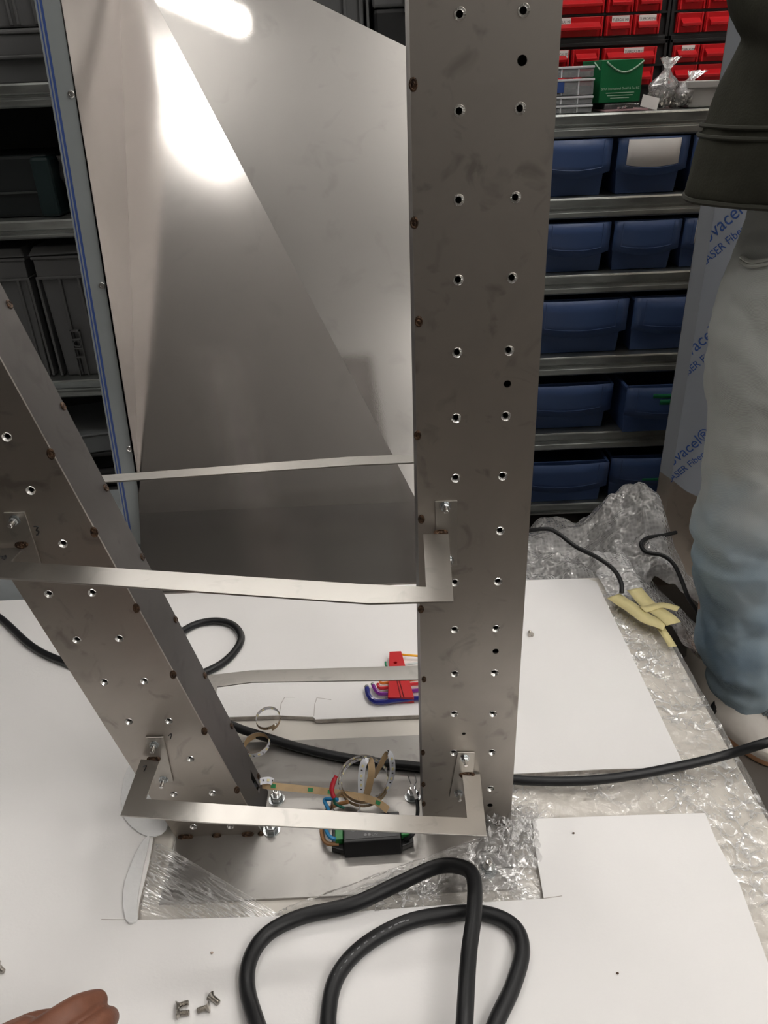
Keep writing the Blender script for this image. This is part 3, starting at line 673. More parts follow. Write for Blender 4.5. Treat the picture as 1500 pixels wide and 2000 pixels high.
rA.append((rA[1][0]+(rA[1][0]-rA[0][0]), rA[1][1]+(rA[1][0]-rA[0][0])))
x = lambda p: cx_(p, 60)
wideA = (x(1182)-.016-.128, x(1176))
colsA = [[(wideA[0], wideA[1], ('ARANDELAS M8', -.032, .045, .80)), (x(1180), x(1232), ('TUERCAS M8', .002, .040, .85)), (x(1234), x(1286), ('TUERCAS M6', .0, .040, .85))],
         [(wideA[0], wideA[1], None), (x(1180), x(1232), None), (x(1234), x(1286), None)], [(wideA[0], wideA[1], None), (x(1180), x(1286), None)]]
cabinet('upper black cabinet of red drawers, its lower drawers labelled for washers and nuts', colsA, rA, wideA[0]-.012, x(1304), rA[0][0]-.012, rA[2][1]+.012)
x = lambda p: cx_(p, 128)
rB = [(RS[0]+.012, RS[0]+.012), ] ; hb = rA[0][1]-rA[0][0]
rB = [(cz_(1240, 166), cz_(1240, 131)), (cz_(1240, 126), cz_(1240, 92))]
colsB = [[(x(1115)-.075, x(1108), None), (x(1110), x(1166), None), (x(1172), x(1276), None)], [(x(1115)-.075, x(1110), ('TUERCAS M5', .012, .036, .8)), (x(1114), x(1168), None), (x(1174), x(1278), ('TUERCAS M10', .008, .046, .9))]]
cabinet('lower black cabinet of red drawers standing behind the green carton', colsB, rB, x(1115)-.09, x(1298), RS[0]+.0005, rB[1][1]+.013)
x = lambda p: cx_(p, 60)
colsC = [[(x(1318), x(1369), None), (x(1372), x(1425), None), (x(1431), x(1431)+.064, None)] for _ in range(3)]
cabinet('upper black cabinet of unlabelled red drawers beside the dark jacket', colsC, rA, x(1306), x(1431)+.08, rA[0][0]-.012, rA[2][1]+.012)
x = lambda p: cx_(p, 128)
colsD = [[(x(1309), x(1360), None), (x(1363), x(1414), None), (x(1420), x(1420)+.064, None)], [(x(1309), x(1360), ('TUERCAS M4', .003, .030, .7)), (x(1363), x(1415), None), (x(1421), x(1421)+.064, None)]]
cabinet('lower black cabinet of red drawers above the clear tubs, one small label', colsD, rB, x(1302), x(1420)+.08, RS[0]+.0005, rB[1][1]+.013)
# ------------------------------------------------------------ things on the top shelf
ZS0 = RS[0]+.0006
YI = YS+.06
gx0, gx1 = onY(1166, 200, YI).x, onY(1252, 200, YI).x; gz0, gz1 = onY(1210, 200, YI).z, onY(1210, 116, YI).z
gb = thing('screw_carton', 'green cardboard carton with white print on the top shelf', 'carton', ((gx0+gx1)/2, YI+.04, gz0))
Mg = Matrix.Translation(((gx0+gx1)/2, YI, 0)) @ Matrix.Rotation(R(10), 4, 'Z')
wg = (gx1-gx0)/2; 
MB().box((-wg, 0, gz0), (wg, .10, gz1), Mg).obj('carton_body', M_GREEN, gb, .0015)
arc = [Mg @ V((-wg+.012+(2*wg-.012)*i/16, -.0006, gz1-.004-.020*math.sin(math.pi*i/16))) for i in range(17)]
MB().tube(arc, .0018, 6).obj('white_arc', M_GPRINT, gb)
arc = [Mg @ V((-wg-.0004, .004+.03*i/8, gz1-.018+.014*(i/8))) for i in range(9)]
MB().tube(arc, .0015, 6).obj('white_arc', M_GPRINT, gb)
RXm = Matrix.Rotation(R(90), 4, 'X')
zt_ = gz0+(gz1-gz0)*.30
text('carton_text', 'SPAX International GmbH & Co. KG', .0072, M_GPRINT, gb, Mg @ Matrix.Translation((0, -.0004, zt_)) @ RXm, .0002, None, 'CENTER', .82)
for k, w_ in enumerate((.033, .030, .022)):
    MB().box((-w_, -.0006, zt_-.0065-.005*k), (w_, 0, zt_-.0050-.005*k), Mg).obj('print_line', M_GPRINT, gb)
# black blister pack the carton stands on
bx0, bx1 = onY(1172, 215, YI).x, onY(1238, 215, YI).x
bk = thing('blister_pack', 'flat black-lined clear blister pack under the green carton', 'blister pack', ((bx0+bx1)/2, YI, ZS0))
MB().box((bx0, YI-.035, ZS0+.0006), (bx1+.02, YI+.09, ZS0+.004)).obj('card', mat('pink card', (.45, .28, .30), .6), bk)
MB().box((bx0+.004, YI-.02, ZS0+.004), (bx1-.006, YI+.085, max(gz0-.001, ZS0+.012))).obj('black_insert', M_BLACK, bk, .003)
MB().grid(lambda u, v: V((bx0+(bx1-bx0)*u, YI-.03, ZS0+.004+(gz0-ZS0-.006)*v)) + V((0, -.006*abs(N3(V((u*9, v*4, 2)))), 0)), 16, 5).obj('clear_blister', film('blister film', (.7, .7, .72), .08, .3, .05, 60, .6), bk)
# clear sorting boxes at the left of the carton
F_BOX = film('clear box plastic', (.62, .64, .66), .34, .30, .12, 14, .1)
def sorter(label, z0, h, mt2, xr_, blue=False):
    t = thing('sorting_box', label, 'sorting box', (xr_-.1, YI, z0), 'clear sorting boxes'); x0 = xr_-.22; y0 = YI-.04
    MB().box((x0, y0, z0), (xr_, y0+.14, z0+h)).obj('shell', F_BOX, t, .002)
    MB().box((x0+.003, y0+.012, z0+.002), (xr_-.003, y0+.135, z0+h*.55)).obj('contents', mt2, t)
    for k in range(1, 6): MB().box((x0+k*.036+.006, y0-.0006, z0+.001), (x0+k*.036+.0085, y0+.138, z0+h-.001)).obj('divider', mat('milky plastic', (.55, .56, .58), .4), t)
    MB().box((x0-.001, y0-.002, z0+h-.003), (xr_+.001, y0+.142, z0+h+.0015)).obj('lid', mat('milky plastic', (.55, .56, .58), .4), t, .001)
    if blue: MB().box((xr_-.088, y0-.0022, z0+.006), (xr_-.064, y0-.0012, z0+h-.004)).obj('blue_label', M_BLUEFILM, t)
xs = onY(1158, 190, YI-.04).x; zq = [onY(1130, y, YI-.04).z for y in (222, 203, 186, 152, 128)]
M_SCREWS = mat('dark small parts', (.10, .10, .11), .4, .5, n=.7, nscale=160)
M_WASH = mat('tan small parts', (.32, .27, .20), .5, .2, n=.5, nscale=140)
h_ = (zq[2]-ZS0)/2
sorter('lowest clear sorting box in the stack beside the green carton', ZS0+.0005, h_-.003, M_SCREWS, xs)
sorter('second clear sorting box of the stack beside the green carton', ZS0+h_, h_-.003, M_SCREWS, xs)
sorter('clear sorting box with a dark blue label in the stack', ZS0+2*h_, zq[3]-zq[2]-.003, M_SCREWS, xs, True)
sorter('topmost clear sorting box with tan parts in the stack', ZS0+2*h_+zq[3]-zq[2]+.0005, zq[4]-zq[3]-.003, M_WASH, xs-.002)
# bags of small hardware
F_BAG = film('knotted clear bag', (.84, .83, .84), .20, .30, .14, 70, .9, (1, 1, 1), False, 0., .6, 34., .06)
def bag(label, px, r, hh, tilt, lab=False):
    c = onY(px[0], px[1], YI); c.z = ZS0+.001; t = thing('hardware_bag', label, 'plastic bag', c, 'knotted bags of small hardware')
    rings = []
    for k in range(15):
        u = k/14; rad = r*(math.sin(min(1, u*1.9)*math.pi/2)**.5)*(1 if u < .45 else max(.16, 1-(u-.45)*2.6)) if u < .8 else r*(.16+.55*(u-.8)/.2)
        rings.append([c+V((tilt*u*u+rad*math.cos(a_)*(1+.30*N3(V((math.cos(a_)*2.6, math.sin(a_)*2.6, u*6+px[0])))), rad*.8*math.sin(a_)*(1+.25*N3(V((math.cos(a_)*3, math.sin(a_)*3+5, u*7)))), .0005+hh*u+(.006*N3(V((a_*2, u*3, px[0]))) if u > .2 else 0))) for a_ in [2*math.pi*i/22 for i in range(22)]])
    MB().loft(rings, False).obj('bag_film', F_BAG, t)
    b = MB()
    for _ in range(90):
        a_ = random.random()*6.28; q = random.random()**.5*r*.85; z = .004+random.random()*hh*.30
        M = Matrix.Translation(c+V((q*math.cos(a_), q*.75*math.sin(a_), z))) @ Matrix.Rotation(random.random()*3, 4, V((random.random(), random.random(), .3)))
        b.lathe([(.0045, -.0016), (.0045, .0016)], M, 6, False)
    stuff(b.obj('loose_hardware', mat('bright small parts', (.62, .60, .57), .3, .9, n=.4, nscale=90), t))
    if lab: MB().box((-.019, 0, 0), (.019, .0008, .024), Matrix.Translation(c+V((-.036, -.034, .003))) @ Matrix.Rotation(R(14), 4, 'Y') @ Matrix.Rotation(R(-14), 4, 'X')).obj('paper_tag', M_WHITE, t)
bag('tall knotted clear bag of shiny hardware with a white paper tag', (1288, 215), .032, .098, .012, True)
bag('low knotted clear bag of shiny hardware leaning right', (1326, 215), .030, .070, .030)
# clear tubs on the right
def tub(label, x0, x1, h, dy=0.):
    t = thing('plastic_tub', label, 'plastic tub', ((x0+x1)/2, YI+.05+dy, ZS0), 'milky plastic tubs'); y0 = YI-.02+dy
    mt = mat('milky tub plastic', (.46, .45, .44), .3, n=.1, nscale=20)
    b = MB(); i = .008
    b.hexa([V((x0+i, y0+i, ZS0+.0006)), V((x1-i, y0+i, ZS0+.0006)), V((x1-i, y0+.11-i, ZS0+.0006)), V((x0+i, y0+.11-i, ZS0+.0006))], [V((x0, y0, ZS0+h)), V((x1, y0, ZS0+h)), V((x1, y0+.11, ZS0+h)), V((x0, y0+.11, ZS0+h))])
    b.obj('tub_body', mt, t, .004); MB().box((x0-.003, y0-.003, ZS0+h-.010), (x1+.003, y0+.113, ZS0+h+.004)).obj('tub_rim', mt, t, .002)
tub('milky plastic tub at the end of the top shelf', onY(1336, 190, YI).x, onY(1402, 190, YI).x, .048)
tub('second milky plastic tub half hidden by the dark jacket', onY(1404, 190, YI).x, onY(1470, 190, YI).x, .046, .004)
# ------------------------------------------------------------ grey crates and cases in the left bay
def crate(label, x0, x1, y0, z0, h, lid=True, mt=None, tilt=False, ribs=(.10, .18), plate=None, dp=.36, ear=False):
    mt = mt or M_GREY
    t = thing('plastic_crate', label, 'crate', ((x0+x1)/2, y0+dp/2, z0), 'stacking crates in the left bay'); y1 = y0+dp; i = .016
    b = MB(); b.hexa([V((x0+i, y0+i, z0)), V((x1-i, y0+i, z0)), V((x1-i, y1-i, z0)), V((x0+i, y1-i, z0))], [V((x0+.008, y0+.008, z0+h-.002)), V((x1-.008, y0+.008, z0+h-.002)), V((x1-.008, y1-.008, z0+h-.002)), V((x0+.008, y1-.008, z0+h-.002))])
    b.obj('crate_body', mt, t, .004)
    for zz, e in ((z0+h-.012, 0.), (z0+h-.058, .001)):
        MB().box((x0+e, y0+e, zz), (x1-e, y1-e, zz+.007)).obj('rim', mt, t, .002)
    MB().box((x0+.004, y0+.004, z0+h-.052), (x1-.004, y1-.004, z0+h-.012)).obj('collar', mt, t, .002)
    for xx in list(ribs)+[-(q) for q in ribs]+[.004, -.004]:
        X_ = x0+xx if xx >= 0 else x1+xx
        if x0 < X_ < x1: MB().hexa([V((X_-.003, y0+.008, z0+.004)), V((X_+.003, y0+.008, z0+.004)), V((X_+.003, y0+.03, z0+.004)), V((X_-.003, y0+.03, z0+.004))], [V((X_-.003, y0+.001, z0+h-.052)), V((X_+.003, y0+.001, z0+h-.052)), V((X_+.003, y0+.03, z0+h-.052)), V((X_-.003, y0+.03, z0+h-.052))]).obj('rib', mt, t, .001)
    if lid:
        dz = .010 if tilt else 0
        MB().hexa([V((x0-.003, y0-.003, z0+h-.003)), V((x1+.003, y0-.003, z0+h-.003+dz)), V((x1+.003, y1+.003, z0+h-.003+dz)), V((x0-.003, y1+.003, z0+h-.003))], [V((x0+.008, y0+.010, z0+h+.016)), V((x1-.008, y0+.010, z0+h+.016+dz)), V((x1-.008, y1-.01, z0+h+.016+dz)), V((x0+.008, y1-.01, z0+h+.016))]).obj('lid', mt, t, .003)
    if plate: MB().box((x0+plate[0], y0+.005, z0+plate[2]), (x0+plate[1], y0+.0075, z0+plate[3])).obj('name_plate', plate[4], t)
    if ear:
        e = MB(); q0 = V((x0+.052, y0+.006, z0+.05))
        for k in range(4): e.box((q0.x, q0.y-.008, q0.z+.022*k), (q0.x+.024, q0.y, q0.z+.022*k+.003))
        for k in (0, .0215): e.box((q0.x+k, q0.y-.008, z0+.004), (q0.x+k+.0025, q0.y, q0.z+.069))
        e.lathe([(.0095, 0), (.0095, .008), (.0075, .008), (.0075, 0)], frame(q0+V((.012, 0, .036)), -YA), 14, True, False)
        e.obj('hinge_lug', mt, t)
    return t
xa = onY(57, 500, YS+.02).x; ht = onY(120, 478, YS+.02).z-LS[2]
crate('big grey lidded crate with a dark name plate, middle left shelf', xa, xa+.60, YS+.02, LS[2]+.0005, ht-.02, True, None, True, (.055, .10), (.132, .162, ht-.128, ht-.118, M_BLACK), .36, True)
xb = onY(44, 500, YS+.02).x
crate('grey crate cut off by the left picture edge, middle left shelf', xb-.60, xb, YS+.025, LS[2]+.0005, ht-.022, True, None, False, (.03, .075, .12))
xc = onY(95, 100, YS+.02).x
crate('low grey crate on the top left shelf', xc-.62, xc+.05, YS+.10, LS[0]+.0005, .105, False, None, False, ())
crate('grey ribbed crate stacked on the low crate, top left', xc-.60, xc+.045, YS+.105, LS[0]+.106, .22, False, None, False, (.05, .09, .13, .5, .44, .40))
xd = onY(722, 40, 2.03).x
crate('grey crate with a white slip, rising behind the top of the steel panel', xd-.50, xd, 2.02, LS[0]+.0005, .28, False, None, False, (.02, .055), (.50-.125, .50-.085, onY(640, 35, 2.02).z-LS[0]-.012, onY(640, 35, 2.02).z-LS[0]+.016, M_WHITE), .33)
bc = thing('tool_case', 'black tool case with a pale rim on the top shelf behind the panel', 'case', (xd+.12, 2.15, LS[0]), None)
x0 = xd+.008; zt1 = onY(770, 14, 2.04).z
MB().box((x0, 2.04, LS[0]+.0005), (x0+.12, 2.36, zt1)).obj('case_body', M_BLACK, bc, .01)
MB().box((x0-.002, 2.036, zt1), (x0+.122, 2.362, zt1+.06)).obj('case_lid', M_GREY, bc, .006)
MB().box((x0+.07, 2.02, zt1-.012), (x0+.10, 2.036, zt1+.03)).obj('latch', mat('grey latch', (.3, .3, .3), .4), bc, .003)
# second shelf: dark case, foil bag
tcx0, tcx1 = onY(64, 350, YS+.03).x, onY(102, 350, YS+.03).x
tc_ = thing('tool_case', 'dark teal tool case on the second left shelf', 'case', (tcx1-.2, YS+.15, LS[1]))
zc1 = onY(60, 303, YS+.03).z
MB().box((tcx1-.46, YS+.05, LS[1]+.0005), (tcx1-.008, YS+.33, zc1)).obj('case_body', mat('near-black case', (.010, .014, .015), .5), tc_, .008)
MB().box((tcx0, YS+.03, LS[1]+.0005), (tcx1, YS+.30, zc1-.004)).obj('corner_guard', M_TEAL, tc_, .008)
MB().box((tcx1-.46, YS+.044, LS[1]+.052), (tcx1, YS+.051, LS[1]+.056)).obj('seam', mat('case seam', (.06, .065, .065), .4), tc_)
fx0, fx1 = onY(106, 350, YS+.03).x, onY(150, 350, YS+.03).x
fb = MB()
def foilf(u, v):
    th_ = u*2*math.pi; w_ = (fx1-fx0+.06)/2*(.35+.65*min(1, v*1.6)); p = V(((fx0+fx1+.06)/2+w_*math.cos(th_), YS+.09+.05*math.sin(th_)*(.3+.7*min(1, v*2)), LS[1]+.001+.125*v))
    return p+V((N3(p*40), N3(p*40+V((5, 0, 0))), 0))*.010*(1 if v > .02 else .2)
fb.grid(foilf, 40, 30); tag(fb.obj('foil_bag', mat('crumpled foil', (.50, .49, .47), .28, .7, n=.4, nscale=50, bump=.6, bscale=70)), 'crumpled pale foil bag beside the teal case on the second left shelf', 'bag')
# bottom left shelf: black trays with a pale flat carton on top
zq1 = onY(180, 850, YS+.04).z; xt = onY(212, 890, YS+.03).x; ht_ = (zq1-.05-LS[3])/3
for k in range(3):
    tr = thing('folding_tray', ['lowest', 'middle', 'topmost'][k]+' black tray in the pile under the pale carton', 'tray', (xt-.1, YS+.18, LS[3]+.001+ht_*k), 'black trays on the bottom left shelf')
    Mt = Matrix.Translation((xt-.02, YS+.03+.006*k, LS[3]+.001+ht_*k)) @ Matrix.Rotation(R(10-2*k), 4, 'Z')
    MB().hexa([Mt @ V(p) for p in ((-.22, .012, 0), (.09, .012, 0), (.09, .26, 0), (-.22, .26, 0))], [Mt @ V(p) for p in ((-.235, 0, ht_-.012), (.105, 0, ht_-.012), (.105, .27, ht_-.012), (-.235, .27, ht_-.012))]).obj('tray_body', M_BLACK, tr, .004)
    MB().box((-.242, -.006, ht_-.012), (.112, .276, ht_-.002), Mt).obj('tray_rim', mat('dark grey rim', (.06, .06, .06), .4), tr, .002)
zc2_ = LS[3]+.001+3*ht_
pb = thing('flat_carton', 'pale grey flat carton lying on the pile of black trays', 'carton', (xt-.12, YS+.17, zc2_))
Mp = Matrix.Translation((xt-.03, YS+.036, 0)) @ Matrix.Rotation(R(14), 4, 'Z')
MB().box((-.22, 0, zc2_), (.085, .24, zq1), Mp).obj('carton_body', mat('pale carton', (.34, .36, .37), .5, n=.15, nscale=9), pb, .004)
MB().box((-.224, -.004, zq1), (.089, .244, zq1+.006), Mp).obj('carton_lid', mat('pale carton', (.34, .36, .37), .5), pb, .002)
# ------------------------------------------------------------ steel sheet under printed film, right
YN = 1.58
sh = thing('film_covered_sheet', 'tall steel sheet under grey-blue printed protective film, behind the jeans', 'steel sheet', (.9, YN, 0))
xl_ = .648
def ns(x, z, dy=0.): return V((x, YN+dy, z))
MB().box((xl_+.02, YN, .0), (1.35, YN+.002, 1.62)).obj('sheet', steel('bare sheet steel', (.50, .44, .38), .30, .2, 8, 3.), sh)
MB().prism([ns(xl_+.02, .0), ns(xl_+.02, 1.62), ns(xl_, 1.62, .022), ns(xl_, .0, .022)], (0, .002, 0)).obj('folded_edge', steel('bare sheet steel', (.50, .44, .38), .30), sh)
M_NOVA = mat('protective film grey-blue', (.33, .355, .40), .35, n=.04, nscale=5)
zl = lambda px, py: onY(px, py, YN).z
xq = lambda px, py: onY(px, py, YN).x
fpoly = [ns(xl_+.0195, 1.62, -.0008), ns(xl_+.0195, zl(1320, 935), -.0008), ns(xq(1338, 958), zl(1338, 958), -.0008), ns(xq(1368, 972), zl(1368, 972), -.0008), ns(xq(1420, 985), zl(1420, 985), -.0008), ns(1.35, zl(1420, 985)-.03, -.0008), ns(1.35, 1.62, -.0008)]
MB().prism(fpoly, (0, -.0006, 0)).obj('protective_film', M_NOVA, sh)
MB().prism([ns(xl_+.0195, 1.62, -.0012), ns(xl_+.0195, zl(1320, 935), -.0012), ns(xl_-.0005, zl(1320, 935)+.01, .021), ns(xl_-.0005, 1.62, .021)], (-.0003, -.0006, 0)).obj('film_fold', mat('protective film fold', (.30, .32, .35), .35), sh)
M_NINK = mat('blue film print', (.03, .085, .30), .5)
for (px, py) in ((1392, 468), (1344, 700), (1321, 905)):
    p = onY(px, py, YN-.0016); A_ = R(43)
    M = Matrix.Translation(p) @ Matrix.Rotation(R(90), 4, 'X') @ Matrix.Rotation(A_, 4, 'Z')
    cl = (V((xl_+.0198, 0, 0)), V((1, 0, 0)))
    text('film_print', 'Novacel\u00ae S', .042, M_NINK, sh, M @ Matrix.Translation((-.040, 0, 0)), .0002, cl, 'LEFT', .80)
    text('film_print', 'LASER Fiber & LAS', .0245, M_NINK, sh, M @ Matrix.Translation((-.042, -.032, 0)), .0002, cl, 'LEFT', .80)
# ------------------------------------------------------------ bubble wrap and yellow tape on the floor
F_BUB = film('bubble wrap', (.90, .89, .88), .40, .34, .15, 125, 1.0, (1, 1, 1), True, 0., .75, 15., .05)
def bub(u, v):
    x = .14+.68*u; y = 1.262+.54*v+(.05*min(1, max(0, (x-.46)/.10))*(1-v))
    q = V((x, y, 0))
    peak = max(0, 1-abs(x-.56)/.17-abs(y-1.50)/.30)
    h = .175+.125*peak-.10*max(0, y-1.52)/.2
    h += .05*abs(N3(q*5))+.04*abs(N3(q*11+V((0, 0, 3))))+.016*abs(N3(q*27+V((2, 0, 1))))+.005*N3(q*60)
    h *= 1 if x < .60 else max(.22, 1-(x-.60)*5)
    ed = min(1, u*7, (1-u)*6, v*9+.85, (1-v)*5)
    return V((x+.02*N3(q*7+V((9, 0, 0))), y+.02*N3(q*7+V((0, 9, 0))), .004+max(0, h*ed)))
tag(MB().grid(bub, 190, 130).obj('bubble_wrap', F_BUB), 'heap of crumpled clear bubble wrap on the floor in front of the blue bins', 'bubble wrap')
def bub2(u, v):
    x = .415+.30*u; y = 1.13+.20*v; q = V((x, y, 2)); w_ = .05*N3(V((u*3, v*3, 1)))
    x += w_*.6; y += .05*N3(V((u*3+7, v*3, 1)))
    top = .262+.016*abs(N3(q*16))+.012*abs(N3(q*36)); e = max(0, (x-.49)/.22)
    return V((x, y, max(.004, top-.22*e**.8+.02*N3(q*9)*min(1, e*4))))
tag(MB().grid(bub2, 90, 70).obj('bubble_wrap', F_BUB), 'crumpled bubble wrap hanging over the back right corner of the block', 'bubble wrap')
M_TAPE = mat('yellow masking tape', (.80, .70, .35), .55, n=.12, nscale=40, bump=.2, bscale=80)
tp_ = thing('yellow_tape', 'crossed strips of yellow tape on the wrapped corner of the block', 'tape', (.47, 1.12, .27))
def strip_(pts, wd, dz):
    P = spline([onZ(x, y, .282+dz)+V((0, 0, 0)) for x, y in pts], 6); P = [p+V((0, 0, .004*N3(p*30))) for p in P]
    sd = (P[-1]-P[0]).cross(ZA).normalized(); b = MB(); b.ribbon(P, sd, wd); b.obj('tape_strip', M_TAPE, tp_, 0, .0005)
strip_([(1198, 1162), (1225, 1182), (1262, 1208), (1300, 1222)], .030, 0)
strip_([(1238, 1152), (1262, 1175), (1290, 1195), (1316, 1218)], .030, .002)
strip_([(1255, 1190), (1290, 1180), (1325, 1190)], .016, .004)
strip_([(1280, 1215), (1297, 1235), (1314, 1262)], .014, -.006)
# ------------------------------------------------------------ LED driver, wires, LED strip
dv = thing('led_driver', 'black LED power driver with green terminals on the base plate', 'power supply', (-.04, .66, ZP))
M_DRV = mat('black driver plastic', (.008, .008, .009), .42)
dl, dr = onZ(672, 1660, ZP+.012).x, onZ(785, 1660, ZP+.012).x
dy0 = onZ(728, 1668, ZP+.004).y; dep = .052; dh = .022
Md = Matrix.Translation(((dl+dr)/2, dy0, ZP)) @ Matrix.Rotation(R(2), 4, 'Z'); hw = (dr-dl)/2
MB().hexa([Md @ V(p) for p in ((-hw, 0, .0003), (hw, 0, .0003), (hw, dep, .0003), (-hw, dep, .0003))], [Md @ V(p) for p in ((-hw, .006, dh), (hw, .006, dh), (hw, dep-.004, dh), (-hw, dep-.004, dh))]).obj('housing', M_DRV, dv, .0012)
MB().box((-hw+.003, .010, dh), (hw-.003, dep-.008, dh+.0004), Md).obj('rating_label', mat('driver label', (.012, .012, .013), .35), dv)
for s in (-1, 1):
    e = MB(); X_ = s*hw; e.hexa([Md @ V(p) for p in ((X_, .004, .0003), (X_+s*.016, .010, .0003), (X_+s*.016, dep-.010, .0003), (X_, dep-.004, .0003))], [Md @ V(p) for p in ((X_, .004, .009), (X_+s*.016, .010, .009), (X_+s*.016, dep-.010, .009), (X_, dep-.004, .009))]); e.obj('mounting_ear', M_DRV, dv, .0015)
    MB().box((X_+s*.0005-.0 if s > 0 else X_-.011, .014, .009), (X_+.011 if s > 0 else X_-.0005, dep-.014, .0185), Md).obj('terminal_block', mat('green terminal', (.02, .20, .045), .4), dv, .001)
M_DP = mat('grey driver print', (.22, .22, .22), .5)
for tx, dx, dyy, sz in (('C E', -hw+.010, .021, .0065), ('LPV', -hw+.036, .013, .005)):
    text('driver_print', tx, sz, M_DP, dv, Md @ Matrix.Translation((dx, dyy, dh+.0005)), .0001)
for dx in (.028, .033): MB().lathe([(.0021, 0), (.0021, .0002)], Md @ Matrix.Translation((-hw+dx, .0148, dh+.0005)), 12).obj('approval_mark', M_DP, dv)
def wire(name, px, r, mt, label, tip=None):
    P = [onZ(x, y, z) for x, y, z in px]; t = thing(name, label, 'wire', P[0])
    MB().tube(spline(P, 8), r, 8).obj('insulation', mt, t)
    return t, P
M_WBLUE = mat('blue wire', (.02, .20, .42), .4); M_WBRN = mat('brown wire', (.30, .15, .06), .45); M_WGRN = mat('green wire', (.01, .10, .07), .4); M_RSL = mat('red sleeve', (.45, .015, .03), .35)
t_, P = wire('wire', [(672, 1578, ZP+.02), (655, 1570, ZP+.03), (652, 1556, ZP+.04)], .0018, M_WGRN, 'dark green wire with a red sleeved end sticking up behind the bracket')
MB().tube(spline([onZ(x, y, z) for x, y, z in ((652, 1558, ZP+.04), (648, 1542, ZP+.048), (652, 1526, ZP+.055), (657, 1515, ZP+.06))], 6), [.0030]*6+[.0034]*5+[.0032]*4+[.0026]*4, 10).obj('red_sleeve', M_RSL, t_)
wire('wire', [(664, 1640, ZP+.012), (645, 1635, ZP+.02), (636, 1615, ZP+.016), (642, 1585, ZP+.012), (634, 1562, ZP+.014), (660, 1562, ZP+.02)], .0026, M_WBLUE, 'blue wire curling into the left end of the black driver')
wire('wire', [(662, 1650, ZP+.008), (636, 1645, ZP+.010), (628, 1620, ZP+.010), (634, 1590, ZP+.008), (650, 1575, ZP+.010), (680, 1566, ZP+.02)], .0028, M_WBRN, 'brown wire curling into the left end of the black driver')
t_, P = wire('wire', [(790, 1640, ZP+.012), (806, 1630, ZP+.02), (814, 1600, ZP+.022), (816, 1580, ZP+.03), (814, 1562, ZP+.036)], .0026, M_CABLE, 'black wire with a white sleeve and two bare ends beside the right column')
MB().tube([onZ(x, y, z) for x, y, z in ((814, 1560, ZP+.036), (808, 1545, ZP+.042), (803, 1532, ZP+.047))], [.0026, .0022, .0016], 8).obj('white_sleeve', M_WHITE, t_)
for q in (((803, 1532, ZP+.047), (799, 1522, ZP+.05), (796, 1514, ZP+.053)), ((806, 1540, ZP+.044), (813, 1527, ZP+.049), (811, 1513, ZP+.053))):
    MB().tube([onZ(*p) for p in q], .0007, 6).obj('bare_end', M_NUT, t_)
M_LEDW = mat('white LED strip face', (.74, .75, .80), .35); M_LEDB = mat('tan adhesive back', (.48, .34, .19), .45, n=.12, nscale=60); M_CHIP = mat('pale yellow chip', (.82, .74, .42), .3); M_LG = mat('green tape mark', (.03, .22, .08), .5)
def led(label, P, sides, wd=.0088, flip=1, chips=True, green=False):
    t = thing('led_strip', label, 'LED strip', P[0], 'loose lengths of LED strip')
    MB().ribbon(P, sides, wd, .00025*flip).obj('circuit_face', M_LEDW, t); MB().ribbon(P, sides, wd, -.00025*flip).obj('adhesive_back', M_LEDB, t)
    if chips:
        b = MB(); d = MB(); acc = 0
        for i in range(1, len(P)-1):
            tt = (P[i+1]-P[i-1]).normalized(); sd = sides[i] if isinstance(sides, list) else sides; sd = (sd-tt*sd.dot(tt)).normalized(); nn = tt.cross(sd)*flip
            acc += (P[i]-P[i-1]).length
            if acc > .0125:
                acc = 0; b.box((-.0017, -.0014, 0), (.0017, .0014, .0009), frame(P[i]+nn*.0004, nn, tt))
                d.box((-.0007, -.0012, 0), (.0007, .0012, .0006), frame(P[i]+nn*.0004+tt*.006, nn, tt))
        if b.v: stuff(b.obj('led_chip', M_CHIP, t)); stuff(d.obj('resistor', M_INK, t))
    if green:
        for k in green:
            i = int(len(P)*k); tt = (P[i+1]-P[i-1]).normalized(); sd = sides[i] if isinstance(sides, list) else sides; sd = (sd-tt*sd.dot(tt)).normalized(); nn = -tt.cross(sd)*flip
            MB().box((-.0035, -.0025, 0), (.0035, .0025, .0003), frame(P[i]+nn*.0004, nn, tt)).obj('green_mark', M_LG, t)
    return t
def coil(c, rx, n_, ax, ay, turns, lift, start=0.):
    P = []; S_ = []; w_ = V(ax).cross(V(ay)).normalized()
    for i in range(n_+1):
        a_ = start+2*math.pi*turns*i/n_; r_ = rx*(1+.06*math.sin(a_*.37+1)); P.append(V(c)+V(ax)*r_*math.cos(a_)+V(ay)*r_*math.sin(a_)+w_*lift*i/n_); S_.append(w_)
    return P, S_
c_ = onZ(524, 1406, ZP+.02); P, S_ = coil(c_, .0172, 40, V((1, .1, 0)), V((0, .94, .34)), 1.05, .008, -1.2); led('upper curl of LED strip touching the foam edge, right of the left column', P, S_, .0085, -1)
c_ = onZ(503, 1458, ZP+.012); P, S_ = coil(c_, .0185, 60, V((1, 0, .12)), V((0, 1, .05)), 1.6, .008, .3); led('lower curl of LED strip lying beside the left column', P, S_, .0085, 1)
P = spline([onZ(x, y, z) for x, y, z in ((494, 1540, ZP+.020), (505, 1528, ZP+.028), (523, 1524, ZP+.030), (533, 1527, ZP+.030))], 10); led('short white end of LED strip at the foot of the left column', P, V((.1, .8, .5)), .009, 1)
